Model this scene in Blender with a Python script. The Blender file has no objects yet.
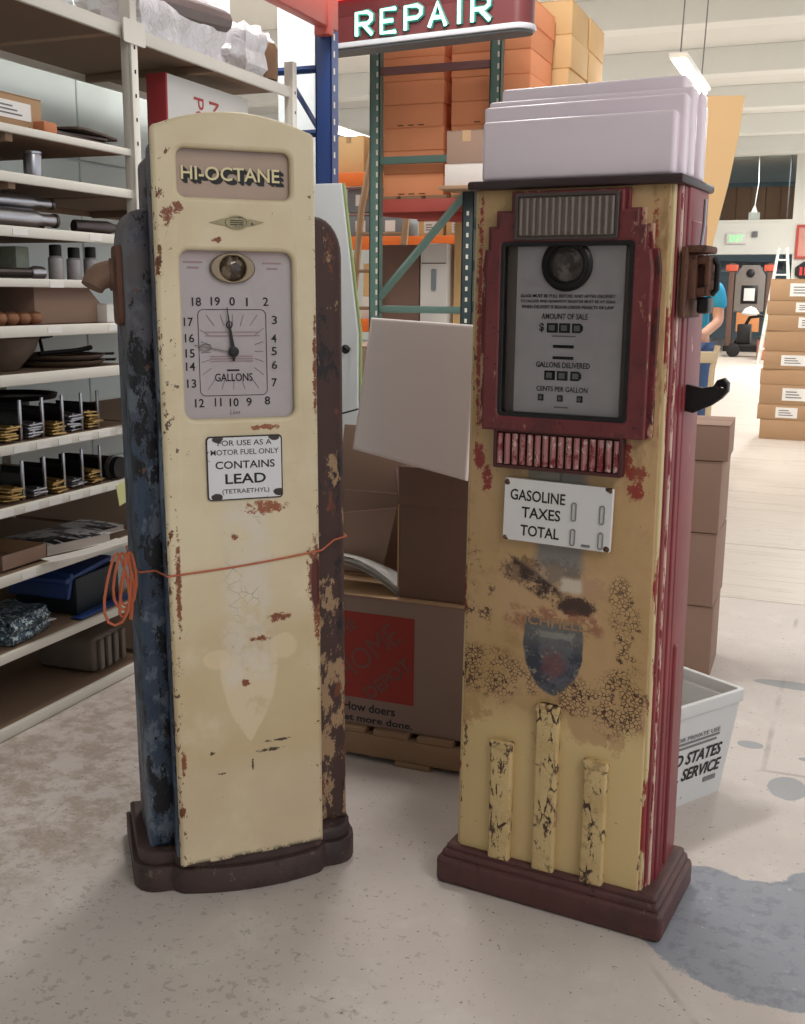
import bpy, bmesh, math, random
from mathutils import Vector, Matrix
R_ = math.radians
SC = bpy.context.scene
COL = SC.collection
random.seed(7)

# ------------------------------------------------------------------ camera
cam = bpy.data.cameras.new('camera'); camo = bpy.data.objects.new('camera', cam); COL.objects.link(camo)
YAW, PITCH, ROLL, FPX = R_(22), R_(11.4), R_(.56), 1080.0
fw = Vector((-math.sin(YAW)*math.cos(PITCH), math.cos(YAW)*math.cos(PITCH), -math.sin(PITCH)))
r0 = Vector((math.cos(YAW), math.sin(YAW), 0)); u0 = r0.cross(fw)
rr_ = r0*math.cos(ROLL)+u0*math.sin(ROLL); uu_ = rr_.cross(fw)
M = Matrix((rr_, uu_, -fw)).transposed().to_4x4(); M.translation = (0, 0, 1.35)
camo.matrix_world = M
cam.sensor_fit = 'HORIZONTAL'; cam.sensor_width = 36; cam.lens = FPX/805*36
cam.clip_end = 200
SC.camera = camo

# ------------------------------------------------------------------ world, exposure, large lights
SC.view_settings.view_transform = 'Standard'; SC.view_settings.look = 'None'
SC.view_settings.gamma = 1; SC.view_settings.use_curve_mapping = False
SC.view_settings.exposure = 0.0
w = bpy.data.worlds.new('world'); SC.world = w; w.use_nodes = True
bg = w.node_tree.nodes['Background']; bg.inputs[0].default_value = (.93, .96, 1, 1); bg.inputs[1].default_value = 1.1

def area_light(loc, sx, sy, power, colr=(1, .97, .92), rot=(0, 0, 0), parent=None):
    l = bpy.data.lights.new('tube_or_fill_light', 'AREA'); l.shape = 'RECTANGLE'; l.size = sx; l.size_y = sy
    l.energy = power; l.color = colr
    o = bpy.data.objects.new('tube_or_fill_light', l); COL.objects.link(o); o.location = loc; o.rotation_euler = rot
    if parent: o.parent = parent
    return o

# unseen area lights added under the ceiling to brighten pumps, cartons and far aisle
area_light((3.0, -.8, 4.4), 1.0, 3.0, 120, (1, .96, .9))  # added front light, set where the yellow pump keeps it off the gap
area_light((-1.7, 4.2, 4.4), .5, 2.4, 130, (1, .97, .93), (R_(38), 0, 0))  # added to brighten the cartons behind the green rack
area_light((1.6, 5.5, 4.55), .6, 4.0, 15, (1, .97, .92))
area_light((1.2, 13.0, 4.55), .8, 6.0, 120, (1, .98, .94))
area_light((0.0, 22.0, 4.55), 1.0, 8.0, 850, (1, .98, .94))
area_light((-5.5, 11.0, 4.55), .8, 6.0, 260, (1, .97, .92))

# ------------------------------------------------------------------ colour + node helpers
def lin(c):
    return tuple((v/255/12.92 if v/255 <= .04045 else ((v/255+.055)/1.055)**2.4) for v in c)+(1,)

class V:
    """a shader socket with arithmetic"""
    def __init__(s, nt, k): s.nt = nt; s.k = k
    def op(s, o, *a, clamp=False):
        n = s.nt.nodes.new('ShaderNodeMath'); n.operation = o; n.use_clamp = clamp
        for i, x in enumerate((s,)+a):
            if isinstance(x, V): s.nt.links.new(x.k, n.inputs[i])
            else: n.inputs[i].default_value = x
        return V(s.nt, n.outputs[0])
    def __add__(s, o): return s.op('ADD', o)
    def __sub__(s, o): return s.op('SUBTRACT', o)
    def __mul__(s, o): return s.op('MULTIPLY', o)
    def __rsub__(s, o): return (s*-1.0)+o
    __radd__ = __add__; __rmul__ = __mul__
    def __truediv__(s, o): return s.op('DIVIDE', o)
    def abs(s): return s.op('ABSOLUTE')
    def max(s, o): return s.op('MAXIMUM', o)
    def min(s, o): return s.op('MINIMUM', o)
    def cl(s): return s.op('ADD', 0.0, clamp=True)
    def ss(s, a, b):           # smoothstep from a to b; a > b gives a falling edge
        n = s.nt.nodes.new('ShaderNodeMapRange'); n.interpolation_type = 'SMOOTHSTEP'
        if a > b: n.inputs[1].default_value, n.inputs[2].default_value, n.inputs[3].default_value, n.inputs[4].default_value = b, a, 1, 0
        else: n.inputs[1].default_value, n.inputs[2].default_value = a, b
        s.nt.links.new(s.k, n.inputs[0]); return V(s.nt, n.outputs[0])

class Mat:
    def __init__(s, name, base, rough=.5, metal=0.0, spec=.5):
        s.m = bpy.data.materials.new(name); s.m.use_nodes = True
        s.nt = s.m.node_tree; s.b = s.nt.nodes['Principled BSDF']
        s.b.inputs['Roughness'].default_value = rough; s.b.inputs['Metallic'].default_value = metal
        s.b.inputs['Specular IOR Level'].default_value = spec
        tc = s.nt.nodes.new('ShaderNodeTexCoord'); s.vec = tc.outputs['Object']
        sp = s.nt.nodes.new('ShaderNodeSeparateXYZ'); s.nt.links.new(s.vec, sp.inputs[0])
        s.x, s.y, s.z = [V(s.nt, sp.outputs[i]) for i in range(3)]
        s.c = None; s.base(base)
    def base(s, c):
        n = s.nt.nodes.new('ShaderNodeRGB'); n.outputs[0].default_value = lin(c); s.c = n.outputs[0]
    def noise(s, scale, detail=4, rough=.6, stretch=None, dist=0, off=0):
        n = s.nt.nodes.new('ShaderNodeTexNoise'); n.inputs['Scale'].default_value = scale
        n.inputs['Detail'].default_value = detail; n.inputs['Roughness'].default_value = rough
        n.inputs['Distortion'].default_value = dist
        mp = s.nt.nodes.new('ShaderNodeMapping'); s.nt.links.new(s.vec, mp.inputs[0])
        if stretch: mp.inputs['Scale'].default_value = stretch
        mp.inputs['Location'].default_value = (off, off*.7, off*1.3)
        s.nt.links.new(mp.outputs[0], n.inputs['Vector'])
        return V(s.nt, n.outputs[0])
    def cracks(s, scale, stretch=None):
        n = s.nt.nodes.new('ShaderNodeTexVoronoi'); n.feature = 'DISTANCE_TO_EDGE'; n.inputs['Scale'].default_value = scale
        mp = s.nt.nodes.new('ShaderNodeMapping'); s.nt.links.new(s.vec, mp.inputs[0])
        if stretch: mp.inputs['Scale'].default_value = stretch
        s.nt.links.new(mp.outputs[0], n.inputs['Vector'])
        return V(s.nt, n.outputs['Distance'])
    def rand(s):
        n = s.nt.nodes.new('ShaderNodeObjectInfo'); return V(s.nt, n.outputs['Random'])
    def over(s, fac, c):
        n = s.nt.nodes.new('ShaderNodeMixRGB')
        if isinstance(fac, V): s.nt.links.new(fac.k, n.inputs[0])
        else: n.inputs[0].default_value = fac
        s.nt.links.new(s.c, n.inputs[1]); n.inputs[2].default_value = lin(c); s.c = n.outputs[0]; return s
    def value(s, fac):          # multiply colour by a value
        n = s.nt.nodes.new('ShaderNodeHueSaturation'); s.nt.links.new(s.c, n.inputs['Color'])
        s.nt.links.new(fac.k, n.inputs['Value']); s.c = n.outputs[0]; return s
    def rough(s, v): s.nt.links.new(v.k, s.b.inputs['Roughness']); return s
    def bump(s, h, strength=.3, dist=.002):
        n = s.nt.nodes.new('ShaderNodeBump'); n.inputs['Strength'].default_value = strength; n.inputs['Distance'].default_value = dist
        s.nt.links.new(h.k, n.inputs['Height']); s.nt.links.new(n.outputs[0], s.b.inputs['Normal']); return s
    def emit(s, c, st):
        s.b.inputs['Emission Color'].default_value = lin(c); s.b.inputs['Emission Strength'].default_value = st; return s
    def end(s):
        s.nt.links.new(s.c, s.b.inputs['Base Color']); return s.m
    # shapes as masks in the x-z plane
    def box(s, x0, x1, z0, z1, e=.004, wob=None):
        x, z = (s.x, s.z) if wob is None else (s.x+wob, s.z+wob)
        return x.ss(x0-e, x0+e)*x.ss(x1+e, x1-e)*z.ss(z0-e, z0+e)*z.ss(z1+e, z1-e)
    def ell(s, cx, cz, rx, rz, e=.1, wob=None, ax='xz'):
        a = getattr(s, ax[0]); b = getattr(s, ax[1])
        d = ((a-cx)*(1/rx)).op('POWER', 2.0)+((b-cz)*(1/rz)).op('POWER', 2.0)
        if wob is not None: d = d+wob
        return d.ss(1+e, 1-e)

def plain(name, c, rough=.6, metal=0, var=.12, scale=14, bump=0, spec=.5, dark=None, rnd=.0, stretch=None):
    m = Mat(name, c, rough, metal, spec)
    n = m.noise(scale, 5, .65, stretch)
    f = n*var+(1-var*.5)
    if rnd: f = f*(m.rand()*rnd+(1-rnd*.5))
    m.value(f)
    if dark: m.over(m.noise(scale*2.3, 6, .7, stretch, off=3).ss(dark[1], dark[1]+.08), dark[0])
    if bump: m.bump(m.noise(scale*4, 5, .7), bump)
    return m.end()

# ------------------------------------------------------------------ mesh helpers
def box(bm, lo, hi, bev=0.0, seg=2):
    c = [(a+b)/2 for a, b in zip(lo, hi)]; d = [abs(b-a) for a, b in zip(lo, hi)]
    r = bmesh.ops.create_cube(bm, size=1, matrix=Matrix.Translation(c) @ Matrix.Diagonal((*d, 1)))
    if bev:
        es = list({e for v in r['verts'] for e in v.link_edges})
        bmesh.ops.bevel(bm, geom=es, offset=min(bev, min(d)*.45), segments=seg, profile=.5, affect='EDGES')
    return bm
def new(): return bmesh.new()
def BX(lo, hi, bev=0.0, seg=2): return box(new(), lo, hi, bev, seg)
def tube(bm, pts, r, seg=10, cap=True, closed=False):
    pts = [Vector(p) for p in pts]; rings = []; n = len(pts); prev = None
    rs = r if isinstance(r, (list, tuple)) else [r]*n
    for i, p in enumerate(pts):
        if closed: t = pts[(i+1) % n]-pts[i-1]
        else: t = pts[min(i+1, n-1)]-pts[max(i-1, 0)]
        t.normalize()
        if prev is None:
            a = Vector((0, 0, 1)) if abs(t.z) < .9 else Vector((1, 0, 0)); u = t.cross(a).normalized()
        else: u = (prev-t*prev.dot(t)).normalized()
        prev = u; v = t.cross(u)
        rings.append([bm.verts.new(p+(u*math.cos(2*math.pi*k/seg)+v*math.sin(2*math.pi*k/seg))*rs[i]) for k in range(seg)])
    for i in range(n if closed else n-1):
        A, Bq = rings[i], rings[(i+1) % n]
        for k in range(seg):
            try: bm.faces.new((A[k], A[(k+1) % seg], Bq[(k+1) % seg], Bq[k]))
            except ValueError: pass
    if cap and not closed:
        bm.faces.new(rings[0][::-1]); bm.faces.new(rings[-1])
    return bm
def TB(pts, r, seg=10, closed=False): return tube(new(), pts, r, seg, True, closed)
def lathe(bm, prof, seg=24, mat=None):
    rings = []
    for (r, z) in prof:
        rings.append([bm.verts.new((max(r, 1e-4)*math.cos(2*math.pi*k/seg), max(r, 1e-4)*math.sin(2*math.pi*k/seg), z)) for k in range(seg)])
    for A, Bq in zip(rings, rings[1:]):
        for k in range(seg): bm.faces.new((A[k], A[(k+1) % seg], Bq[(k+1) % seg], Bq[k]))
    bm.faces.new(rings[0][::-1]); bm.faces.new(rings[-1])
    if mat is not None: bmesh.ops.transform(bm, matrix=mat, verts=[v for g in rings for v in g])
    return bm
def LT(prof, seg=24, mat=None): return lathe(new(), prof, seg, mat)
def prism(bm, poly, a0, a1, ax='y', bev=0.0, seg=2):
    """poly in the plane across ax: y -> (x,z); z -> (x,y); x -> (y,z)"""
    def P(p, a): return (p[0], a, p[1]) if ax == 'y' else ((p[0], p[1], a) if ax == 'z' else (a, p[0], p[1]))
    A = [bm.verts.new(P(p, a0)) for p in poly]; Bq = [bm.verts.new(P(p, a1)) for p in poly]; n = len(poly)
    fs = [bm.faces.new(A), bm.faces.new(Bq[::-1])]
    for k in range(n): fs.append(bm.faces.new((A[k], Bq[k], Bq[(k+1) % n], A[(k+1) % n])))
    bmesh.ops.recalc_face_normals(bm, faces=fs)
    if bev:
        es = [e for f in fs[:2] for e in f.edges]
        bmesh.ops.bevel(bm, geom=list(set(es)), offset=bev, segments=seg, profile=.5, affect='EDGES')
    return bm
def PR(poly, a0, a1, ax='y', bev=0.0, seg=2): return prism(new(), poly, a0, a1, ax, bev, seg)
def rr(x0, z0, x1, z1, r, n=5):
    out = []
    for cx, cz, a in ((x1-r, z1-r, 0), (x0+r, z1-r, 90), (x0+r, z0+r, 180), (x1-r, z0+r, 270)):
        for k in range(n+1):
            t = R_(a+90*k/n); out.append((cx+r*math.cos(t), cz+r*math.sin(t)))
    return out
def oval(cx, cz, rx, rz, n=28): return [(cx+rx*math.cos(2*math.pi*k/n), cz+rz*math.sin(2*math.pi*k/n)) for k in range(n)]
def xf(bm, m): bmesh.ops.transform(bm, matrix=m, verts=bm.verts[:]); return bm
def T_(x=0, y=0, z=0): return Matrix.Translation((x, y, z))
def RZ(a): return Matrix.Rotation(R_(a), 4, 'Z')
def RX(a): return Matrix.Rotation(R_(a), 4, 'X')
def RY(a): return Matrix.Rotation(R_(a), 4, 'Y')
def curve_mesh(cu):
    o = bpy.data.objects.new('tmp', cu); me = bpy.data.meshes.new_from_object(o); bpy.data.objects.remove(o); return me
def sheet(loops, y0, y1, bev=.0):
    """plate with holes in the x-z plane between depths y0 and y1, rounded edges"""
    cu = bpy.data.curves.new('tmp', 'CURVE'); cu.dimensions = '2D'; cu.fill_mode = 'BOTH'
    for lp in loops:
        s = cu.splines.new('POLY'); s.points.add(len(lp)-1); s.use_cyclic_u = True
        for p, q in zip(s.points, lp): p.co = (q[0], q[1], 0, 1)
    cu.extrude = max((y1-y0)/2-bev, 0); cu.bevel_depth = bev; cu.bevel_resolution = 2; cu.offset = -bev
    me = curve_mesh(cu); bm = bmesh.new(); bm.from_mesh(me); bpy.data.meshes.remove(me)
    for v in bm.verts: v.co = (v.co.x, (y0+y1)/2-v.co.z, v.co.y)
    return bm
def text(s, cx, cz, w, h, y, bold=0.0, shear=0.0, rot=0.0, thick=.0006):
    """lettering fitted to w x h around (cx, cz), facing -y"""
    cu = bpy.data.curves.new('tmp', 'FONT'); cu.body = s; cu.size = 1; cu.offset = bold; cu.shear = shear; cu.extrude = .01; cu.resolution_u = 3
    me = curve_mesh(cu); bm = bmesh.new(); bm.from_mesh(me); bpy.data.meshes.remove(me)
    xs = [v.co.x for v in bm.verts]; ys = [v.co.y for v in bm.verts]
    x0, x1, y0, y1 = min(xs), max(xs), min(ys), max(ys)
    c, sn = math.cos(R_(rot)), math.sin(R_(rot))
    for v in bm.verts:
        a = ((v.co.x-x0)/max(x1-x0, 1e-6)-.5)*w; b = ((v.co.y-y0)/max(y1-y0, 1e-6)-.5)*h
        v.co = (cx+a*c-b*sn, y-(thick if v.co.z > 0 else 0), cz+a*sn+b*c)
    return bm
def obj(name, bm, mat, parent=None, smooth=True, warp=None):
    if warp:
        for v in bm.verts: v.co = warp(*v.co)
    me = bpy.data.meshes.new(name); bm.normal_update(); bm.to_mesh(me); bm.free()
    if smooth:
        for p in me.polygons: p.use_smooth = True
        try: me.set_sharp_from_angle(angle=R_(35))
        except Exception: pass
    me.materials.append(mat)
    o = bpy.data.objects.new(name, me); COL.objects.link(o)
    if parent: o.parent = parent
    return o
def tag(o, label, cat, group=None):
    o['label'] = label; o['category'] = cat
    if group: o['group'] = group
    return o
def thing(name, label, cat, loc=(0, 0, 0), rz=0, group=None):
    o = bpy.data.objects.new(name, None); COL.objects.link(o); o.location = loc; o.rotation_euler = (0, 0, R_(rz))
    o.empty_display_size = .1
    return tag(o, label, cat, group)
def struct(name, bm, mat, parent=None):
    o = obj(name, bm, mat, parent, smooth=False); o['kind'] = 'structure'; return o

# ------------------------------------------------------------------ materials shared by many things
CARD = plain('cardboard', (174, 140, 106), .85, 0, .1, 6, rnd=.14)
CARD_GREY = plain('grey_brown_cardboard', (152, 124, 108), .85, 0, .1, 6, rnd=.1)
CARD_DARK = plain('dark_cardboard', (120, 92, 80), .85, 0, .12, 6)
CARD_NEON_TINT = plain('neon_tinted_cardboard', (244, 160, 114), .85, 0, .1, 5, rnd=.12)  # glow of red neon put into the cardboard colour as an orange tint
CARD_TAN = plain('tan_cardboard', (222, 184, 132), .85, 0, .08, 5, rnd=.12)
SEAM = plain('carton_seam', (92, 66, 48), .9)
TAPE = plain('packing_tape', (188, 152, 116), .3)
WHITE = plain('white_paper', (236, 234, 230), .6, 0, .04)
PRINT = plain('grey_print', (120, 118, 120), .7)
BLACK = plain('black_print', (22, 21, 22), .55, 0, .1)
BLACKM = plain('black_metal', (30, 28, 29), .4, .3, .3, 30)
STEEL = plain('steel', (176, 176, 182), .3, .9, .25, 20)
BRASS = plain('brass', (190, 160, 105), .35, .85, .25, 30)
SHELFW = plain('shelf_enamel', (222, 218, 208), .45, 0, .08, 9, dark=((150, 130, 105), .72))
BOARD = plain('particle_board', (136, 112, 92), .9, 0, .16, 40, bump=.1)
WOOD = plain('pallet_wood', (150, 120, 92), .85, 0, .35, 9, stretch=(1, 8, 8), bump=.2)
OLDWOOD = plain('ladder_wood', (160, 132, 104), .85, 0, .3, 9, stretch=(8, 8, 1))
GREEN = plain('green_rack_paint', (94, 122, 114), .45, 0, .15, 12, dark=((40, 52, 50), .7))
DKGREEN = plain('dark_green_rack_paint', (44, 58, 60), .45, 0, .15, 12)
ORANGE = plain('orange_beam_paint', (236, 120, 50), .5, 0, .1)
REDBEAM = plain('red_beam_paint', (184, 84, 74), .5, 0, .15, 9)
BLUERACK = plain('blue_rack_paint', (34, 58, 112), .4, 0, .2, 9)
GREYBIN = plain('grey_bin_plastic', (128, 134, 140), .5, 0, .08)
HOLE = plain('slot_dark', (20, 22, 24), .9)
HOLEL = plain('slot_light', (214, 210, 196), .9)
RUST = plain('rusty_iron', (104, 70, 56), .75, .25, .5, 22, bump=.5, dark=((52, 40, 38), .56))
WRAP = Mat('plastic_wrap', (236, 236, 240), .12)
WRAP.over(WRAP.noise(7, 5, .6, dist=1).ss(.5, .66)*.5, (196, 190, 190)); WRAP.bump(WRAP.noise(14, 3, .5, dist=2.5), .5, .02); WRAP = WRAP.end()

# ------------------------------------------------------------------ the setting
def floor_mat():
    m = Mat('worn_painted_concrete', (200, 190, 184), .55)
    m.over(m.noise(1.3, 5, .6).ss(.4, .7)*.5, (186, 176, 170))
    m.over(m.noise(5, 6, .7, off=4).ss(.48, .72)*.45, (218, 212, 204))
    # oily brown stain beside the shelving
    m.over(m.ell(-1.95, 2.35, .45, .8, .6, m.noise(5, 5, .7)*1.2-.6, 'xy')*m.noise(11, 6, .75, off=2).ss(.42, .62)*.55, (140, 118, 94))
    # small scuffs, densest at the left front
    dens = m.ell(-1.35, 1.65, .75, .6, .6, None, 'xy')*.075
    sp = (m.noise(46, 3, .6, off=7)+dens).ss(.675, .72)
    m.over(sp*.38, (132, 124, 116))
    m.over(m.noise(95, 2, .5, off=9).ss(.70, .73)*.7, (86, 76, 68))
    m.over(m.noise(13, 6, .75, off=5).ss(.66, .7)*.5, (150, 144, 138))
    # paint peeled away to blue-grey concrete at the right front
    wob = m.noise(7, 6, .65, off=1)*1.3-.65
    patch = m.ell(-.03, 2.24, .30, .235, .04, wob*.7, 'xy').max(m.ell(-.2, 2.33, .13, .17, .05, wob*.5, 'xy')).max(m.ell(.22, 2.36, .3, .26, .05, wob, 'xy'))
    m.over(patch, (142, 146, 156))
    m.over(patch*m.noise(28, 6, .7, off=3).ss(.5, .62)*.7, (120, 123, 134))
    m.over(patch*m.noise(40, 5, .7, off=6).ss(.63, .68)*.7, (186, 184, 182))
    for cx, cy, rx, ry in ((-.05, 3.02, .055, .075), (-.31, 3.47, .06, .05), (-.06, 3.9, .14, .04), (-.17, 3.3, .04, .03), (.02, 3.25, .05, .02)):
        m.over(m.ell(cx, cy, rx, ry, .06, wob, 'xy'), (150, 152, 156))
    # fine cracks
    ck = m.cracks(.55); m.over(ck.ss(.006, .001)*m.noise(2, 3, .5).ss(.5, .62)*.5, (126, 120, 114))
    m.bump(m.noise(60, 5, .7), .12)
    m.rough(m.noise(8, 5, .7)*.3+.4)
    return m.end()
FLOOR = floor_mat()
floor = struct('floor', BX((-22, -8, -.2), (7, 5.0, 0)), FLOOR)
def plank_mat():
    m = Mat('painted_boards', (198, 188, 178), .5)
    m.over(m.noise(7, 5, .7, (.12, 3, 1)).ss(.5, .7)*.8, (172, 158, 144))
    m.over(m.noise(22, 4, .6, (.1, 2.5, 1), off=3).ss(.6, .66)*.6, (146, 132, 118))
    m.over(m.noise(9, 5, .6, off=5).ss(.66, .7)*.5, (150, 138, 124))
    return m.end()
PLANK = plank_mat()
ys = [5.004, 6.15, 7.9, 9.6, 12.2, 15, 18, 22, 26, 31, 46]
for a, b in zip(ys, ys[1:]):
    struct('floor_panel', BX((-22, a+.006, -.2), (7, b-.006, 0), .004), PLANK, floor)
struct('floor_bed', BX((-22, 4.99, -.25), (7, 46, -.012)), HOLE, floor)

WALLM = plain('white_wall_panel', (226, 236, 234), .6, 0, .05, 4)
wl = struct('wall_left', BX((-3.12, -8, 0), (-3.0, 5.05, 3.4)), WALLM)
for k in range(10):
    for j in range(4):
        y0 = -1.0+k*.6
        struct('wall_panel', BX((-3.0, y0+.004, .02+j*.62), (-2.985, y0+.596, .632+j*.62), .004), WALLM, wl)
CEIL = plain('white_ceiling', (226, 226, 222), .8, 0, .1, 2, stretch=(1, .2, 1))
ceil = struct('ceiling', BX((-22, -8, 5.0), (7, 46, 5.15)), CEIL)
BEAMW = plain('white_ceiling_beam', (232, 234, 230), .7, 0, .05)
for y in (4, 8, 11.2, 14.4, 17.6, 20.8, 24, 27.2): struct('ceiling_beam', BX((-22, y, 4.62), (7, y+.35, 5.0), .01), BEAMW, ceil)
struct('wall_front_blocker', BX((-22, -8.2, 0), (7, -8, 5)), plain('grey_blocker_wall', (150, 146, 140), .8))  # unseen wall added to block world light from behind the camera
# far wall with an opening below an office window
WB = plain('white_far_wall', (240, 240, 232), .7, 0, .05, 3)
wb = bmesh.new(); Y0, Y1 = 30.0, 30.3
for lo, hi in (((-22, Y0, 0), (-3.6, Y1, 5)), ((-3.6, Y0, 2.45), (-1.45, Y1, 3.25)), ((-1.45, Y0, 0), (7, Y1, 3.25)), ((-3.6, Y0, 4.95), (7, Y1, 5)), ((-3.6, Y0, 3.25), (-3.5, Y1, 4.95)), ((-1.45, Y0, 3.25), (-1.2, Y1, 4.95)), ((.9, Y0, 3.25), (7, Y1, 4.95))):
    box(wb, lo, hi)
struct('wall_back', wb, WB)
OFF = plain('office_brown_boards', (120, 90, 70), .8, 0, .25, 3)
GLASS = Mat('window_glass', (200, 210, 210), .05); GLASS.b.inputs['Transmission Weight'].default_value = 1.0; GLASS.b.inputs['IOR'].default_value = 1.02; GLASS = GLASS.end()
for n, (x0, x1) in enumerate(((-3.5, -1.45), (-1.2, .9)), 1):
    wn = struct('window_%d' % n, sheet([rr(x0, 3.25, x1, 4.95, .01, 1), rr(x0+.06, 3.31, x1-.06, 4.89, .01, 1)], Y0-.03, Y0+.08), WB)
    struct('window_pane', BX((x0+.06, Y0+.02, 3.31), (x1-.06, Y0+.03, 4.89)), GLASS, wn)
ob_ = struct('wall_office', BX((-3.6, 33, 3.0), (1.2, 33.2, 4.4)), OFF)
for k in range(12): struct('wall_board', BX((-3.6+k*.4, 32.95, 3.0), (-3.6+k*.4+.38, 33, 4.4), .006), OFF, ob_)
struct('floor_office', BX((-3.6, Y1, 3.0), (1.2, 33, 3.12)), OFF)
DIM = plain('back_room_wall', (150, 172, 186), .8, 0, .2, 1)
struct('wall_back_room', BX((-8, 38, 0), (4, 38.2, 5)), DIM)

# ------------------------------------------------------------------ left gas pump (cream, blue and rust)
LPX = thing('gas_pump', 'tall cream gas pump with round clock dial, rusty blue sides and flat worn door', 'gas pump', (-1.171, 1.995, 0), 42)
def lean(x, y, z): return (x-.0075*max(z-.09, 0), y, z)
def door(x, y, z):
    t = .012+.05*max(0, 1-z/1.5)
    return (x-.0075*max(z-.09, 0), y-(.166-x)*t, z)
def m_cream():
    m = Mat('aged_cream_paint', (222, 208, 176), .42)
    m.over(m.noise(3.2, 5, .6).ss(.38, .68)*.65, (206, 188, 152))
    m.over(m.noise(9, 6, .7, off=2).ss(.5, .75)*.4, (232, 220, 198))
    m.over(m.z.ss(.8, .2)*m.noise(2.5, 5, .6, off=14).ss(.3, .6)*.6, (190, 168, 138))  # fall-off of the light from above painted in, darker low down
    wob = m.noise(26, 5, .7, off=1)*.05-.025
    wob2 = m.noise(18, 5, .7, off=6)*1.2-.6
    # ghost of a removed shield decal
    m.over(m.z.ss(.27, .36)*m.z.ss(.72, .6)*m.noise(5, 5, .6, off=27).ss(.25, .5)*.55, (192, 166, 122))
    n8 = m.noise(11, 6, .72, off=17)
    tip = ((m.x+.004).abs()-(1-((m.z*-1.0+.56)*5.2).op('MAXIMUM', 0.0).op('POWER', 2.2))*.064+wob*.25).ss(.004, -.002)*m.z.ss(.575, .555)*m.z.ss(.36, .37)
    m.over(tip*m.noise(20, 5, .7, off=33).ss(.3, .45)*.75, (222, 204, 172)); m.over(m.ell(-.075, .565, .03, .022, .3, wob2)*.6, (226, 206, 172)); m.over(m.ell(.075, .58, .03, .03, .3, wob2)*.6, (226, 206, 172))
    gh = m.box(-.05, .046, .5, .91, .02, wob+(n8-.5)*.06)*n8.ss(.34, .5)
    m.over(gh*.7, (218, 208, 194))
    m.over(gh*m.noise(30, 5, .7, off=8).ss(.58, .66)*.6, (196, 186, 170))
    m.over(gh*m.z.ss(.45, .8)*m.cracks(38).ss(.018, .004)*m.noise(11, 3, .5, off=3).ss(.52, .6), (70, 58, 48))
    # rust chips gathered on the edges
    ed = m.x.abs().ss(.118, .168)*.17
    ch = (m.noise(34, 5, .72, (1, 1, .55), off=4)+ed).ss(.74, .77)*m.x.abs().ss(.1, .13)
    m.over(ch, (112, 66, 40))
    m.over((m.noise(52, 4, .7, off=7)+ed*.6).ss(.715, .74)*.9, (66, 46, 36))
    for cx, cz, rx, rz in ((.150, .745, .018, .07), (.157, .64, .01, .06), (.04, .898, .045, .014), (.066, .648, .026, .01), (.022, .603, .022, .006), (-.15, 1.5, .012, .02), (-.132, 1.515, .012, .012), (-.05, 1.455, .01, .006), (.04, 1.07, .035, .006), (-.012, .505, .009, .008), (-.03, .835, .008, .01), (-.152, .74, .006, .10), (.154, 1.2, .006, .10), (-.154, .34, .006, .03)):
        m.over(m.ell(cx, cz, rx, rz, .25, m.noise(75, 6, .8, off=cx*30)*8-3.8), (128, 70, 44) if rx < .03 else (150, 88, 56))
    m.over(m.ell(.152, .72, .012, .06, .3, wob2), (84, 36, 28))
    # scratches
    for cx, cz, rx, rz in ((.045, .34, .03, .004), (-.09, .35, .006, .004), (-.07, .3, .014, .003), (.0, .31, .003, .012), (.06, .36, .03, .003)):
        m.over(m.ell(cx, cz, rx, rz, .4, m.noise(60, 5, .8, off=cz*20)*9-4.2), (70, 56, 44))
    m.over(m.z.ss(.106, .092)*m.noise(40, 4, .7).ss(.45, .52), (60, 48, 40))
    m.rough(m.noise(12, 4)*.25+.32)
    m.bump(m.noise(5, 3, .5)+ch*-.3, .12, .01)
    return m.end()
CREAM = m_cream()
def m_blue():
    m = Mat('flaking_blue_paint', (60, 76, 98), .5)
    m.over(m.noise(15, 6, .7, (1, 1, .6)).ss(.5, .56), (104, 116, 132))
    m.over(m.noise(9, 6, .72, (1, 1, .5), off=5).ss(.54, .6)*.8, (42, 58, 84))
    up = m.z.ss(.95, 1.4)
    m.over(up*m.noise(7, 5, .6, off=9).ss(.25, .55)*.85, (104, 96, 98))
    m.over((m.noise(17, 6, .75, (1, 1, .55), off=3)+m.z.ss(1.45, 1.1)*.03).ss(.545, .575), (22, 24, 32))
    m.over((m.noise(21, 5, .7, off=12)+up*.06).ss(.66, .7), (112, 78, 62))
    m.bump(m.noise(17, 6, .75, (1, 1, .55), off=3), .4, .004)
    return m.end()
BLUE = m_blue()
def m_flake():
    m = Mat('rust_and_flaking_cream', (72, 50, 46), .65)
    m.over(m.noise(14, 6, .72, (1, 1, .5)).ss(.56, .62), (40, 36, 38))
    m.over((m.noise(16, 6, .75, (1, 1, .45), off=4)+m.z.ss(1.3, .2)*.1).ss(.58, .62), (166, 136, 104))
    m.over(m.noise(20, 5, .75, (1, 1, .5), off=8).ss(.6, .65), (118, 64, 46))
    m.bump(m.noise(16, 6, .75, (1, 1, .45), off=4), .5, .004)
    return m.end()
FLAKE = m_flake()
def m_iron():
    m = Mat('dark_maroon_iron', (72, 54, 52), .6)
    m.over(m.noise(8, 6, .7).ss(.45, .65)*.8, (48, 38, 38))
    m.over(m.noise(24, 6, .75, off=3).ss(.6, .66)*.8, (112, 92, 84))
    m.over(m.noise(60, 4, .7, off=5).ss(.66, .7), (28, 22, 22))
    m.bump(m.noise(30, 6, .7), .4); return m.end()
IRON = m_iron()
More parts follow.
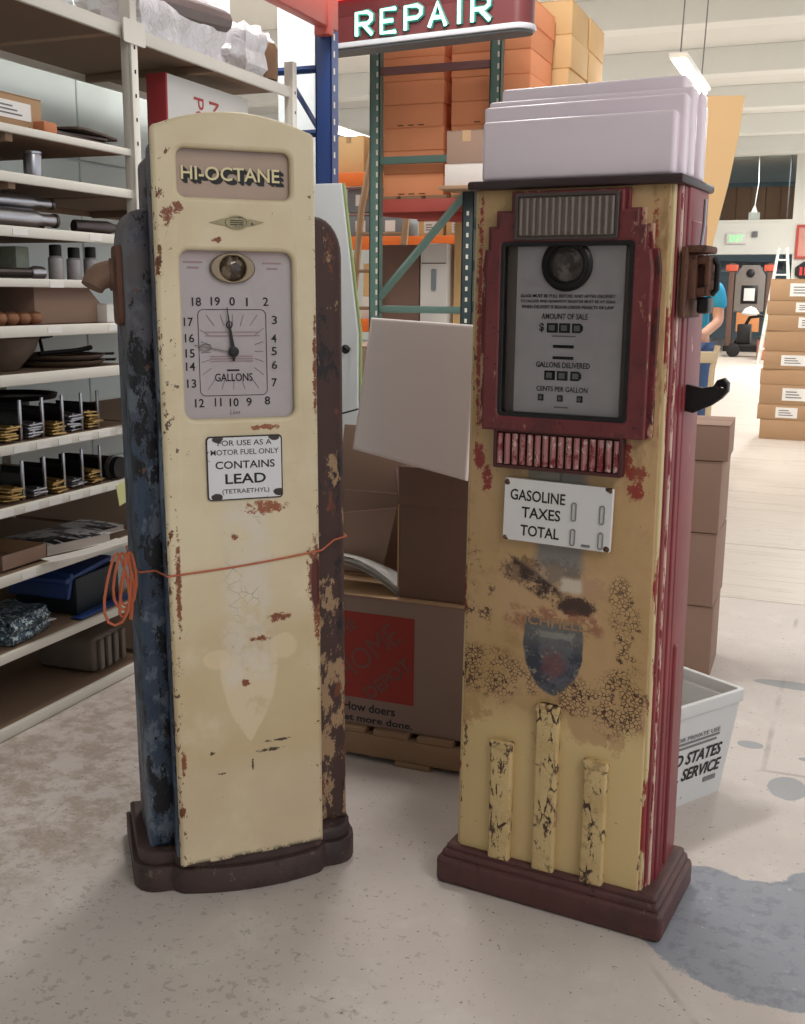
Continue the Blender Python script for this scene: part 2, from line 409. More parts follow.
# base plinth with corner lobes and a bowed front
def plinth(g):
    P = [(-.256-g, .33+g), (-.256-g, .085)]
    for k in range(6): t = R_(180+90*k/5); P.append((-.206+(.05+g)*math.cos(t), .085+(.05+g)*math.sin(t)))
    P += [(-.178-g*.3, .035-g), (-.166, .018-g)]
    for k in range(9): u = -1+2*k/8; P.append((.158*u, .012-g-.024*(1-u*u)))
    P += [(.166, .018-g), (.178+g*.3, .035-g)]
    for k in range(6): t = R_(270+90*k/5); P.append((.206+(.05+g)*math.cos(t), .085+(.05+g)*math.sin(t)))
    P += [(.256+g, .085), (.256+g, .33+g)]
    return [(x*math.cos(.035)-y*math.sin(-.035), y*math.cos(.035)+x*math.sin(-.035)) for x, y in P]
bb = PR(plinth(.006), 0, .062, 'z', .006); prism(bb, plinth(-.004), .058, .094, 'z', .01, 3)
obj('base', bb, IRON, LPX)
def arch(w, z0, zs, rise, n=14, r=.02):
    P = [(-w, z0), (w, z0), (w, zs-r)]
    for k in range(4): t = R_(90*(k+1)/4); P.append((w-r+r*math.cos(t), zs-r+r*math.sin(t)))
    for k in range(1, n): u = 1-2*k/n; P.append(((w-r)*u, zs+rise*(1-u*u)))
    for k in range(4): t = R_(90+90*k/4); P.append((-w+r+r*math.cos(t), zs-r+r*math.sin(t)))
    P.append((-w, zs-r)); return P
obj('core', PR(arch(.145, .09, 1.60, .02), .06, .25), BLUE, LPX, warp=lean)
obj('front_bezel', sheet([arch(.168, .092, 1.648, .035), rr(-.127, .2, .127, 1.62, .02)], .012, .066, .008), BLUE, LPX, warp=lean)
obj('rear_bezel', sheet([arch(.165, .092, 1.63, .04)], .125, .24, .012), BLUE, LPX, warp=lean)
def fin(sg):
    e = .252 if sg > 0 else .221
    P = [(.15, .09), (e, .09), (e, 1.43)]
    for k in range(7): t = R_(90*(k+1)/7); P.append((.19+(e-.19)*math.cos(t), 1.43+.085*math.sin(t)))
    P.append((.15, 1.525)); P = [(sg*x, z) for x, z in P]
    b = PR(P, .07, .285, 'y', .022, 4)
    return b
obj('side_fin', fin(-1), BLUE, LPX, warp=lean)
obj('side_fin', fin(1), FLAKE, LPX, warp=lean)
# raised flange and elbow where the hose leaves
fl = PR(rr(.09, 1.28, .2, 1.445, .02), -.233, -.217, 'x', .004)
obj('hose_flange', fl, RUST, LPX, warp=lean)
eb = TB([(-.228, .145, 1.385), (-.245, .145, 1.385), (-.261, .143, 1.381), (-.273, .14, 1.371), (-.280, .137, 1.358)], [.028, .029, .028, .026, .024], 16)
tube(eb, [(-.233, .145, 1.385), (-.242, .145, 1.385)], .034, 16)
obj('hose_elbow', eb, plain('rust_elbow', (126, 98, 82), .7, .2, .3, 20, bump=.4), LPX, warp=lean)
# the door
OW = (-.117, 1.537, .114, 1.631); DW = (-.118, 1.09, .116, 1.433)
dr = sheet([arch(.167, .088, 1.674, .031, r=.014), rr(*OW, .016), rr(*DW, .02)], -.012, .010, .009)
dro = obj('door', dr, CREAM, LPX, warp=door)
OCT = Mat('octane_glass', (176, 152, 134), .12); OCT.over(OCT.noise(6).ss(.4, .7)*.4, (158, 138, 124)); OCT.over(OCT.z.ss(1.61, 1.63)*.5, (110, 90, 78)); OCT = OCT.end()
og = obj('name_glass', BX((-.125, .004, 1.53), (.122, .008, 1.638)), OCT, dro, warp=door)
CRL = plain('cream_lettering', (226, 214, 170), .5); GRN = plain('green_edging', (70, 84, 50), .5)
for k in range(7): obj('letter_shadow', text('HI-OCTANE', -.005+.0012*k, 1.5835-.0010*k, .204, .027, .0035-.0001*k, .025), BLACK, dro, False, door)
obj('lettering', text('HI-OCTANE', -.0065, 1.585, .202, .027, .0022, .012), CRL, dro, False, door)
# winged oval badge
BADGE = plain('tarnished_badge', (150, 140, 110), .4, .6, .4, 60, dark=((60, 56, 46), .56))
bw = [(-.057, 1.488), (-.03, 1.4965), (-.012, 1.499), (.012, 1.499), (.03, 1.4965), (.057, 1.492), (.03, 1.4835), (.012, 1.481), (-.012, 1.481), (-.03, 1.4835)]
bd = obj('badge', sheet([bw], -.0145, -.012, .0006), BADGE, dro, warp=door)
obj('badge_oval', sheet([oval(0, 1.49, .024, .0135), oval(0, 1.49, .02, .0105)], -.017, -.0125, .0006), BADGE, bd, warp=door)
for k in range(3): obj('badge_emboss', BX((-.014, -.0155, 1.4845+k*.004), (.014, -.0143, 1.4862+k*.004)), BLACKM, bd, warp=door)
# dial
DIAL = Mat('dial_face', (178, 170, 172), .3); DIAL.over(DIAL.noise(7, 5, .7).ss(.4, .7)*.35, (162, 152, 152)); DIAL.over(DIAL.z.ss(1.405, 1.43)*.55, (150, 120, 112)); DIAL = DIAL.end()
dl = obj('dial', BX((-.126, .004, 1.082), (.124, .008, 1.441)), DIAL, dro, warp=door)
nums = {18: (-.085, 1.331), 19: (-.046, 1.332), 0: (-.011, 1.332), 1: (.02, 1.331), 2: (.06, 1.332), 3: (.078, 1.294), 4: (.076, 1.256), 17: (-.103, 1.29), 16: (-.102, 1.257), 5: (.076, 1.229), 6: (.076, 1.2), 7: (.075, 1.163), 8: (.059, 1.125), 9: (.019, 1.123), 10: (-.013, 1.123), 11: (-.047, 1.124), 12: (-.086, 1.123), 13: (-.101, 1.164), 14: (-.102, 1.199), 15: (-.102, 1.226)}
for n, (x, z) in nums.items():
    s = str(n); wd = .0115 if len(s) == 1 and n != 1 else (.0035 if n == 1 else (.014 if n == 11 else .019))
    obj('numeral', text(s, x, z, wd, .0175, .0035, .01), BLACK, dl, False, door)
obj('dial_border', sheet([rr(-.084, 1.137, .06, 1.316, .012), rr(-.0828, 1.1382, .0588, 1.3148, .011)], .0032, .004), BLACK, dl, False, door)
for n, (x, z) in nums.items():
    dx, dz = x+.012, z-1.229; d = math.hypot(dx, dz); a, b = .52, .74
    tk = TB([(-.012+dx*a, .0036, 1.229+dz*a), (-.012+dx*b, .0036, 1.229+dz*b)], .0005, 4)
    obj('dial_tick', tk, PRINT, dl, False, door)
obj('lettering', text('GALLONS', -.012, 1.1755, .08, .0165, .0035, .008), BLACK, dl, False, door)
obj('dial_bar', BX((-.026, .003, 1.1885), (.0, .004, 1.192)), BLACK, dl, False, door)
FAINT = plain('faint_red_print', (160, 132, 134), .5)
for x0, x1, z in ((-.07, .045, 1.268), (-.07, .045, 1.2605), (-.06, .03, 1.218), (-.06, .03, 1.213), (-.06, .03, 1.208)): obj('fine_print', BX((x0, .003, z), (x1, .004, z+.0022)), FAINT, dl, False, door)
for x in (-.09, .075):
    for k in range(2): obj('fine_print', BX((x-.02+k*.008, .003, 1.4085-k*.011), (x+.02-k*.008, .004, 1.412-k*.011)), FAINT, dl, False, door)
obj('lettering', text('Lion', -.012, 1.102, .022, .009, .0035, shear=.3), PRINT, dl, False, door)
SG = Mat('sight_glass', (60, 46, 36), .06); SG.over(SG.noise(50, 5).ss(.5, .65), (128, 112, 92)); SG = SG.end()
eye = obj('sight_glass_rim', sheet([oval(-.009, 1.399, .047, .031), oval(-.009, 1.399, .027, .026)], -.006, .004, .003), plain('tarnished_rim', (138, 122, 102), .35, .7, .3, 30), dl, warp=door)
lens = LT([(.0, .01), (.012, .009), (.021, .005), (.027, 0), (.027, -.004)], 24, T_(-.009, .002, 1.399) @ RX(90))
obj('sight_glass', lens, SG, eye, warp=door)
def hand(a, b, w0, w1, y, ring=None):
    a, b = Vector(a), Vector(b); t = (b-a).normalized(); p = Vector((-t.y, t.x))
    P = [a+p*w0, a-p*w0, b-p*w1, b+p*w1]
    h = sheet([[(q.x, q.y) for q in P]], y-.0012, y)
    return h
hb = sheet([[(-.0145, 1.21), (-.0095, 1.21), (-.0075, 1.229), (-.0185, 1.290), (-.0225, 1.32), (-.0238, 1.32), (-.0215, 1.290), (-.0165, 1.229)]], -.003, -.0015)
tube(hb, [(-.0195+.0055*math.cos(a*.5236), -.002, 1.284+.0075*math.sin(a*.5236)) for a in range(12)], .0012, 6, closed=True)
lathe(hb, [(.011, 0), (.011, .004), (.005, .005)], 18, T_(-.012, -.001, 1.229) @ RX(90))
obj('clock_hand', hb, BLACKM, dl, False, door)
hg = hand((-.012, 1.227), (-.092, 1.243), .0016, .0009, .001)
tube(hg, [(-.07+.012*math.cos(a*.5236), .0, 1.238+.007*math.sin(a*.5236)) for a in range(12)], .0012, 6, closed=True)
obj('clock_hand', hg, plain('grey_hand', (128, 118, 118), .4), dl, False, door)
# enamel notice
def m_enamel():
    m = Mat('chipped_white_enamel', (222, 222, 226), .25)
    e = (m.x-.003).abs().ss(.066, .083).max((m.z-.985).abs().ss(.055, .07))*.14
    m.over((m.noise(40, 5, .7, off=4)+e).ss(.70, .73), (40, 30, 28))
    m.over((m.noise(30, 4, .7, off=9)+e*.8).ss(.73, .77), (120, 70, 45))
    for cx, cz in ((-.066, .925), (.068, .93), (-.062, 1.048), (.06, 1.05)): m.over(m.ell(cx, cz, .012, .008, .2, m.noise(50, 5)*2-1), (52, 40, 38))
    return m.end()
sgn = obj('notice_plate', sheet([rr(-.079, .9175, .084, 1.054, .008)], -.0165, -.013, .001), m_enamel(), dro, warp=door)
obj('notice_border', sheet([rr(-.079, .9175, .084, 1.054, .008), rr(-.0765, .92, .0815, 1.0515, .007)], -.0168, -.0125), BLACK, sgn, False, door)
for s, z, wd, h, bo in (('FOR USE AS A', 1.0395, .116, .0115, .004), ('MOTOR FUEL ONLY', 1.020, .146, .0115, .003), ('CONTAINS', .993, .128, .0165, .014), ('LEAD', .963, .088, .0215, .02), ('(TETRAETHYL)', .935, .102, .0125, .004)):
    obj('lettering', text(s, .003, z, wd, h, -.0165, bo), BLACK, sgn, False, door)

# ------------------------------------------------------------------ right gas pump (yellow and red)
RPX = thing('gas_pump', 'yellow and red gas pump with stepped white top and ribbed red grille', 'gas pump', (-.5245, 2.15, 0), -6)
def tap(x, y, z): k = 1+.065*(1-min(max(z, 0), 1.56)/1.56); return (x*k-.008, y, z)
def m_yellow():
    m = Mat('aged_yellow_paint', (192, 158, 116), .45)
    m.over(m.noise(4, 6, .65).ss(.38, .66)*.7, (174, 142, 90))
    m.over(m.noise(14, 6, .7, off=3).ss(.52, .72)*.5, (150, 118, 76))
    m.over((m.noise(7, 5, .6, off=11)+m.z.ss(.46, .3)*.3).ss(.52, .58)*m.z.ss(.50, .40), (214, 188, 136))   # cleaner band low down
    w1 = m.noise(22, 6, .72, off=1)
    wob = w1*1.6-.8
    # worn emblem: grey column, brown wings, blue shield
    m.over(m.box(-.055, .05, .745, 1.0, .012, w1*.04-.02)*.85, (118, 120, 122))
    m.over(m.box(-.135, .10, .665, .79, .016, w1*.06-.03)*m.noise(17, 6, .7, off=5).ss(.36, .52)*.65, (196, 160, 122))
    dz = m.z-(m.x.abs()*.55+.715)
    wobN = m.noise(48, 6, .8, off=31)*6-2.8
    m.over(m.ell(-.085, .77, .05, .03, .4, wobN)*.75, (100, 72, 56)); m.over(m.ell(.06, .745, .05, .035, .4, wobN)*.6, (176, 138, 110)); m.over(m.ell(.0, .775, .05, .03, .4, wobN)*.6, (96, 92, 90))
    wing = dz.abs().ss(.03, .018)*m.x.abs().ss(.125, .11)*m.noise(24, 6, .78, off=13).ss(.42, .52)
    m.over(wing*m.x.ss(.03, -.01), (62, 44, 38)); m.over(m.ell(.04, .705, .045, .022, .3, wobN*.5), (70, 50, 42))
    m.over(m.box(.005, .05, .735, .765, .006, w1*.03-.015), (206, 194, 176))
    m.over(m.box(-.12, .1, .645, .69, .012, w1*.05-.025)*m.noise(30, 5, .75, off=2).ss(.46, .54)*.75, (142, 84, 66))
    sh = m.ell(-.008, .625, .068, .122, .06, wob*.3)*m.z.ss(.675, .655)
    m.over(sh, (86, 90, 100)); m.over(sh*m.noise(19, 6, .7, off=6).ss(.46, .56)*.9, (46, 50, 66)); m.over(sh*m.noise(34, 6, .78, off=8).ss(.56, .62), (150, 138, 118)); m.over(sh*m.z.ss(.58, .64)*.5, (124, 122, 116))
    m.over(m.ell(-.005, .57, .03, .034, .5, wobN)*.7, (116, 66, 68))
    m.over(m.box(-.04, .035, .628, .642, .003, w1*.02-.01)*.6, (150, 148, 140))
    # crackled patches
    ck = ((m.cracks(115)+(m.noise(60, 4, .7, off=21)*.5-.25)*.5).ss(.13, .05)*m.noise(33, 4, .7, off=22).ss(.38, .48)).cl()
    reg = (m.ell(-.165, .53, .1, .055, .5, wob)).max(m.ell(-.10, .515, .07, .03, .4, wob)).max(m.ell(.055, .505, .05, .04, .5, wob)).max(m.ell(.14, .5, .06, .07, .5, wob)).max(m.ell(.155, .6, .035, .12, .5, wob)*m.noise(20, 4, off=2).ss(.45, .55)).max(m.ell(.135, .72, .03, .06, .4, wob)*.8).max(m.ell(-.19, .7, .04, .1, .4, wob)*m.noise(24, 4, off=4).ss(.5, .58))
    reg = reg*m.noise(13, 5, .7, off=41).ss(.38, .5)
    m.over((reg*ck).cl(), (72, 42, 36))
    m.over(reg*m.noise(45, 5, .7, off=3).ss(.60, .64), (60, 40, 34))
    # red paint showing through
    for cx, cz, rx, rz in ((-.19, 1.01, .016, .03), (-.172, .96, .012, .03), (.15, 1.0, .03, .016), (.155, .965, .018, .02), (.135, 1.03, .012, .03), (-.198, 1.3, .006, .28), (.165, 1.35, .012, .16), (-.14, 1.45, .02, .05)):
        m.over(m.ell(cx, cz, rx, rz, .25, m.noise(70, 6, .8, off=cz*9)*7-3.2), (142, 50, 44))
    ed = m.x.abs().ss(.17, .215)*.14
    m.over((m.noise(38, 5, .72, (1, 1, .5), off=4)+ed).ss(.72, .75)*.9, (82, 52, 38))
    m.over((m.noise(70, 4, .7, off=7)).ss(.69, .72)*.9, (70, 44, 34))
    m.over(m.noise(9, 5, .75, (1, 1, .3), off=15).ss(.55, .65)*m.z.ss(.9, 1.1)*.6, (128, 98, 66))
    m.rough(m.noise(12, 4)*.3+.3); m.bump(m.noise(20, 6, .7)+reg*ck*-.4, .25, .003)
    return m.end()
YELLOW = m_yellow()
def m_red():
    m = Mat('worn_red_paint', (120, 40, 46), .42)
    m.over(m.noise(5, 6, .65).ss(.4, .7)*.6, (146, 52, 58))
    m.over(m.noise(10, 6, .7, (1, 1, .3), off=6).ss(.55, .7)*.4, (96, 26, 32))
    m.over(m.noise(40, 5, .75, (1, 1, .35), off=3).ss(.67, .70), (196, 158, 140))
    m.over(m.noise(50, 5, .75, off=8).ss(.68, .71), (46, 22, 22))
    m.bump(m.noise(40, 5, .7), .2); return m.end()
RED = m_red()
def m_redframe():
    m = Mat('dull_worn_red_frame', (106, 42, 46), .45)
    m.over(m.noise(6, 6, .65).ss(.4, .7)*.6, (124, 56, 58))
    m.over(m.noise(14, 6, .75, (1, 1, .5), off=6).ss(.52, .62)*.7, (74, 36, 36))
    m.over(m.noise(34, 6, .78, (1, 1, .4), off=3).ss(.62, .66)*.8, (176, 138, 112))
    m.over(m.noise(42, 5, .75, off=8).ss(.63, .67), (44, 26, 26))
    m.bump(m.noise(34, 6, .75), .3); return m.end()
REDF = m_redframe()
def m_redcream():
    m = Mat('cream_edge_with_red', (204, 184, 140), .5)
    m.over(m.noise(16, 6, .75, (1, 1, .25)).ss(.56, .6), (140, 48, 46))
    m.over(m.noise(24, 6, .75, (1, 1, .3), off=4).ss(.62, .65), (80, 46, 34)); return m.end()
REDCREAM = m_redcream()
CHIPF = Mat('red_worn_streaks', (112, 40, 42), .5); CHIPF.over(CHIPF.noise(26, 5, .75, (1, 1, .25)).ss(.54, .58), (190, 150, 126)); CHIPF.over(CHIPF.noise(20, 5, .75, (1, 1, .4), off=5).ss(.54, .6), (72, 36, 34)); CHIPF = CHIPF.end()
CHIP = Mat('red_with_cream_chips', (132, 40, 46), .5); CHIP.over(CHIP.noise(30, 5, .75, (1, 1, .2)).ss(.46, .52), (206, 176, 158)); CHIP = CHIP.end()
bs = BX((-.266, 0, 0), (.266, .285, .066), .012, 3); box(bs, (-.256, .01, .055), (.256, .28, .082), .010, 3); box(bs, (-.248, .018, .075), (.248, .275, .094), .008, 3)
def m_base2():
    m = Mat('maroon_iron', (84, 50, 48), .5)
    m.over(m.noise(9, 6, .7).ss(.45, .65)*.7, (62, 38, 38)); m.over(m.noise(30, 6, .75, off=3).ss(.62, .66), (36, 26, 26)); m.over(m.noise(16, 6, .75, off=6).ss(.62, .67)*.6, (128, 92, 84))
    m.bump(m.noise(30, 6, .7), .3); return m.end()
obj('base', bs, m_base2(), RPX)
obj('front_panel', BX((-.2, .03, .09), (.2, .24, 1.562), .004), YELLOW, RPX, warp=tap)
for sg in (-1, 1):
    a = lambda x0, x1: (min(sg*x0, sg*x1), max(sg*x0, sg*x1))
    for x0, x1, y0, mt in ((.19, .2065, .036, REDCREAM), (.19, .2115, .052, RED), (.19, .2150, .066, CHIP), (.19, .2165, .074, RED), (.19, .2205, .098, RED)):
        p, q = a(x0, x1); obj('corner_rib', BX((p, y0, .09), (q, .255, 1.562), .004, 3), mt, RPX, warp=tap)
    p, q = a(.2, .223)
    obj('side_panel', BX((p, .12, .11), (q, .25, 1.50), .006, 3), RED, RPX, warp=tap)
    p, q = a(.2, .229)
    obj('side_strip', BX((p, .14, .11), (q, .158, .62), .006, 3), RED, RPX, warp=tap)
obj('rear_panel', BX((-.2, .24, .09), (.2, .268, 1.562), .004), YELLOW, RPX, warp=tap)
obj('top_cap', BX((-.218, .012, 1.560), (.226, .28, 1.578), .006), plain('black_chipped_cap', (52, 36, 38), .45, 0, .4, 40, dark=((110, 40, 42), .62)), RPX, warp=tap)
# stepped white top
def m_white():
    m = Mat('white_glass_top', (240, 226, 236), .22); m.over(m.noise(5, 4).ss(.4, .7)*.3, (228, 214, 224))
    sc = m.noise(30, 3, .6, (1, .3, 1), off=5)*.02-.01
    l = (m.z-(m.x*-.55+1.735)+sc).abs().ss(.0055, .003)*m.x.ss(.10, .105)*m.x.ss(.172, .168)
    m.over(l*m.y.ss(.06, .05)*m.noise(40, 3, off=2).ss(.36, .44), (236, 228, 206)); return m.end()
WTOP = m_white()
wt = thing('pump_topper', 'stepped white glass topper standing on the red and yellow gas pump', 'topper', (-.5245, 2.15, 1.578), -6)
for hw, y0, y1, top in ((.196, .030, .066, .117), (.207, .060, .100, .150), (.212, .094, .132, .166), (.190, .11, .19, .192), (.212, .172, .208, .166), (.207, .202, .24, .150), (.196, .234, .268, .117)):
    o = obj('tier', BX((-hw-.006, y0, 0), (hw-.002, y1, top), .008, 3), WTOP, wt)
# window frame, stepped at the top
FR = [(-.177, 1.072), (.172, 1.072), (.172, 1.40), (.166, 1.44), (.156, 1.44), (.156, 1.485), (.140, 1.485), (.140, 1.515), (.11, 1.515), (.11, 1.552), (-.12, 1.552), (-.12, 1.515), (-.15, 1.515), (-.15, 1.485), (-.166, 1.485), (-.166, 1.44), (-.172, 1.44), (-.177, 1.40)]
fr = obj('window_frame', sheet([FR, rr(-.142, 1.104, .133, 1.455, .008), rr(-.108, 1.462, .098, 1.545, .004)], .004, .032, .005), REDF, RPX)
FRC = Vector((-.0025, 1.28))
obj('outer_ridge', sheet([[(FRC.x+(a-FRC.x)*1.07, min(1.558, FRC.y+(b_-FRC.y)*1.012) if b_ > 1.1 else b_+.004) for a, b_ in FR], [(FRC.x+(a-FRC.x)*.98, FRC.y+(b_-FRC.y)*.98) for a, b_ in FR]], .018, .031, .003), CHIPF, RPX)
obj('inner_frame', sheet([rr(-.146, 1.100, .137, 1.459, .01), rr(-.134, 1.112, .125, 1.447, .006)], .006, .028, .003), BLACKM, RPX)
CHR = plain('ribbed_lens', (124, 112, 106), .35, .2, .5, 30)
hd = obj('header_lens', BX((-.106, .0, 1.464), (.096, .026, 1.543), .004), CHR, RPX)
for k in range(15): obj('lens_rib', TB([(-.099+k*.0135, -.001, 1.468), (-.099+k*.0135, -.001, 1.539)], .0042, 6), CHR, hd)
obj('header_rim', sheet([rr(-.112, 1.458, .102, 1.549, .005), rr(-.1045, 1.4655, .0945, 1.5415, .003)], -.004, .028, .002), plain('dull_rim', (84, 74, 72), .4, .5, .3, 40), RPX)
FACE = Mat('register_face', (196, 190, 192), .3); FACE.over(FACE.noise(8, 5, .7).ss(.4, .7)*.35, (160, 154, 156)); FACE = FACE.end()
SIDEF = plain('register_side', (110, 98, 92), .5, 0, .2, 30)
fc = obj('register_face', BX((-.142, .0255, 1.10), (.133, .0295, 1.46)), SIDEF, RPX)
obj('face_card', BX((-.113, .0235, 1.102), (.113, .0265, 1.458)), FACE, fc)
for s, z, wd, h in (('GLASS MUST BE FULL BEFORE AND AFTER DELIVERY', 1.3495, .2, .0068), ('TOTALIZER AND QUANTITY REGISTER MUST BE AT ZERO', 1.3385, .2, .0068), ('WHEN DELIVERY IS BEGUN UNDER PENALTY OF LAW', 1.3275, .195, .0068), ('AMOUNT OF SALE', 1.309, .098, .0115), ('GALLONS DELIVERED', 1.2115, .115, .0115), ('CENTS PER GALLON', 1.1625, .11, .0105)):
    obj('lettering', text(s, -.008 if h > .007 else -.004, z, wd, h, .0233, .012), BLACK, fc, False)
obj('lettering', text('$', -.056, 1.286, .010, .019, .0233, .03), BLACK, fc, False)
def wbox(x, z, wd, h, point=False):
    P = [(x-wd/2, z-h/2), (x+wd/2, z-h/2), (x+wd/2, z+h/2), (x-wd/2, z+h/2)]
    if point: P = [(x-wd/2, z-h/2), (x+wd/4, z-h/2), (x+wd/2, z-h*.2), (x+wd/2, z+h*.2), (x+wd/4, z+h/2), (x-wd/2, z+h/2)]
    o = obj('number_window', sheet([P], .0215, .0245, .0008), BLACKM, fc)
    obj('number_reel', BX((x-wd*.3, .0205, z-h*.3), (x+wd*.25, .0217, z+h*.3)), PRINT, o)
for x, p in ((-.033, 0), (-.007, 0), (.0205, 1)): wbox(x, 1.286, .023, .019, p)
for x, p in ((-.035, 0), (-.008, 0), (.021, 1)): wbox(x, 1.190, .023, .019, p)
for x in (-.053, -.011, .031): wbox(x, 1.144, .012, .013)
for z in (1.249, 1.226): obj('number_slot', BX((-.03, .022, z-.003), (.014, .0245, z+.003)), BLACKM, fc)
for z, wd in ((1.268, .05), (1.124, .03)): obj('fine_print', BX((-.008-wd/2, .0227, z), (-.008+wd/2, .024, z+.003)), PRINT, fc)
rim = obj('sight_glass_rim', LT([(.034, -.002), (.053, -.002), (.053, .006), (.047, .011), (.040, .010), (.036, .004)], 36, T_(-.006, .024, 1.411) @ RX(90)), plain('dark_rim', (38, 32, 32), .3, .4, .2, 40), fc)
SG2 = Mat('sight_glass_dark', (72, 62, 58), .06); SG2.over(SG2.noise(40, 5).ss(.48, .62), (132, 122, 116)); SG2 = SG2.end()
obj('sight_glass', LT([(0, .012), (.018, .010), (.03, .005), (.037, 0), (.037, -.003)], 30, T_(-.006, .023, 1.411) @ RX(90)), SG2, rim)
PANE = Mat('thin_glass', (235, 235, 235), .04); PANE.b.inputs['Transmission Weight'].default_value = 1.0; PANE.b.inputs['IOR'].default_value = 1.12; PANE = PANE.end()
obj('window_glass', BX((-.14, .0075, 1.106), (.131, .0090, 1.453)), PANE, RPX)
# grille
PINK = Mat('grille_pink_flaking', (166, 112, 112), .6); PINK.over((PINK.noise(30, 5, .75, (1, 1, .6))).ss(.5, .55), (120, 34, 40)); PINK.over(PINK.noise(50, 5, .7, off=4).ss(.56, .62)*.8, (206, 184, 176)); PINK = PINK.end()
gr = obj('grille', BX((-.146, .016, .996), (.127, .032, 1.072), .002), plain('grille_back', (70, 26, 30), .7), RPX)
for k in range(16): obj('grille_rib', TB([(-.136+k*.0169, .012, 1.002), (-.136+k*.0169, .012, 1.066)], .0062, 8), PINK, gr)
obj('grille_rim', sheet([rr(-.149, .993, .130, 1.074, .003), rr(-.142, 1.0, .123, 1.070, .002)], .006, .032, .001), plain('grille_rim_dark', (74, 34, 34), .6, 0, .4, 50), gr)
# tax plate
EN2 = Mat('white_enamel_plate', (224, 222, 222), .25)
for cx, cz in ((-.12, .838), (.104, .967), (.104, .842), (-.118, .962)): EN2.over(EN2.ell(cx, cz, .007, .006, .3, EN2.noise(60)*2-1), (70, 50, 40))
EN2.over((EN2.noise(40, 5, .7)).ss(.72, .75), (130, 100, 80)); EN2 = EN2.end()
tp = obj('tax_plate', xf(sheet([rr(-.125, .836, .113, .970, .005)], .014, .024, .002), T_(0, 0, .9) @ RY(.8) @ T_(0, 0, -.9)), EN2, RPX)
def ry(bm): return xf(bm, T_(0, 0, .9) @ RY(.8) @ T_(0, 0, -.9))
for s, x, z, wd, h in (('GASOLINE', -.049, .936, .122, .0235), ('TAXES', -.04, .900, .086, .0235), ('TOTAL', -.041, .861, .086, .0235)):
    obj('lettering', ry(text(s, x, z, wd, h, .014, .014)), BLACK, tp, False)
for x, z, h in ((.032, .913, .04), (.092, .913, .04), (.032, .859, .036), (.092, .859, .036)):
    obj('card_clip', ry(sheet([rr(x-.0055, z-h/2, x+.0055, z+h/2, .005), rr(x-.0035, z-h/2+.002, x+.0035, z+h/2-.002, .003)], .0115, .0145, .0008)), PRINT, tp)
obj('card_clip', ry(BX((.052, .012, .842), (.070, .0145, .847))), PRINT, tp)
for x, z in ((-.119, .964), (.107, .964), (-.119, .842), (.107, .842)): obj('screw', ry(LT([(.004, 0), (.004, .002), (.002, .003)], 10, T_(x, .014, z) @ RX(90))), RUST, tp)
obj('emblem_plate', BX((-.075, .026, .972), (-.005, .031, .992), .001), plain('emblem_grey', (128, 124, 112), .6, 0, .5, 60), RPX)
# worn lettering of the emblem
obj('worn_lettering', text('RICHFIELD', -.012, .664, .17, .022, .0298, .01), plain('worn_dark_letter', (166, 128, 92), .6, 0, .8, 60), RPX, False)
def m_rib():
    m = Mat('flaking_rib_paint', (206, 180, 130), .5)
    m.over(m.noise(9, 6, .7).ss(.45, .65)*.6, (180, 150, 100))
    ck = (m.cracks(52, (1, 1, .4))+(m.noise(50, 5, .75)-.5)*.5).ss(.09, .03)
    m.over(ck*m.noise(9, 4, .6, off=3).ss(.5, .56), (66, 46, 38))
    m.over(m.noise(34, 6, .75, (1, 1, .4), off=6).ss(.565, .59), (74, 50, 40)); m.over(m.noise(26, 6, .75, (1, 1, .35), off=16).ss(.6, .64), (150, 112, 96)); m.over(m.noise(15, 6, .75, off=9).ss(.6, .65)*.6, (150, 118, 76))
    m.bump(m.noise(34, 6, .75)+ck*-.5, .4, .003); return m.end()
RIBM = m_rib()
# three raised deco ribs at the foot
for x, top in ((-.112, .376), (-.009, .482), (.1, .376)):
    m = bmesh.new(); box(m, (x-.0255, .014, .088), (x+.0255, .034, top), .006, 3); box(m, (x-.028, .012, top-.022), (x+.028, .033, top), .006, 3)
    obj('foot_rib', m, RIBM, RPX, warp=lambda x, y, z: (x*1.03, y, z))
# rusty hook box, rod and nozzle bracket on the right side
hk = bmesh.new(); box(hk, (.218, .07, 1.345), (.238, .16, 1.432), .004); box(hk, (.232, .08, 1.352), (.262, .15, 1.368), .004); box(hk, (.232, .08, 1.412), (.262, .15, 1.428), .004); box(hk, (.252, .08, 1.352), (.262, .15, 1.428), .003); box(hk, (.236, .095, 1.37), (.25, .135, 1.41), .003)
hko = obj('hose_hook', hk, RUST, RPX)
obj('hook_plate', BX((.214, .05, 1.31), (.224, .19, 1.445), .003), RUST, hko)
obj('hook_lid', BX((.216, .06, 1.434), (.258, .16, 1.448), .004), RUST, hko)
obj('hook_grip', BX((.238, .09, 1.318), (.262, .14, 1.350), .006), BLACKM, hko)
obj('hook_lip', TB([(.262, .11, 1.355), (.271, .11, 1.365), (.271, .11, 1.412), (.262, .11, 1.425)], .006, 8), BLACKM, hko)
obj('bolt', LT([(.008, 0), (.008, .006), (.004, .008)], 6, T_(.262, .115, 1.39) @ RY(90)), STEEL, hko)
obj('pull_rod', TB([(.226, .15, 1.44), (.229, .155, 1.49), (.229, .155, 1.54)], .0035, 8), STEEL, hko)
nb = sheet([[(.216, 1.122), (.235, 1.118), (.27, 1.135), (.29, 1.15), (.302, 1.165), (.302, 1.182), (.292, 1.192), (.279, 1.187), (.272, 1.174), (.25, 1.170), (.216, 1.176)], oval(.289, 1.177, .006, .006, 12)], .13, .155, .004)
nbo = obj('nozzle_bracket', nb, BLACKM, RPX)
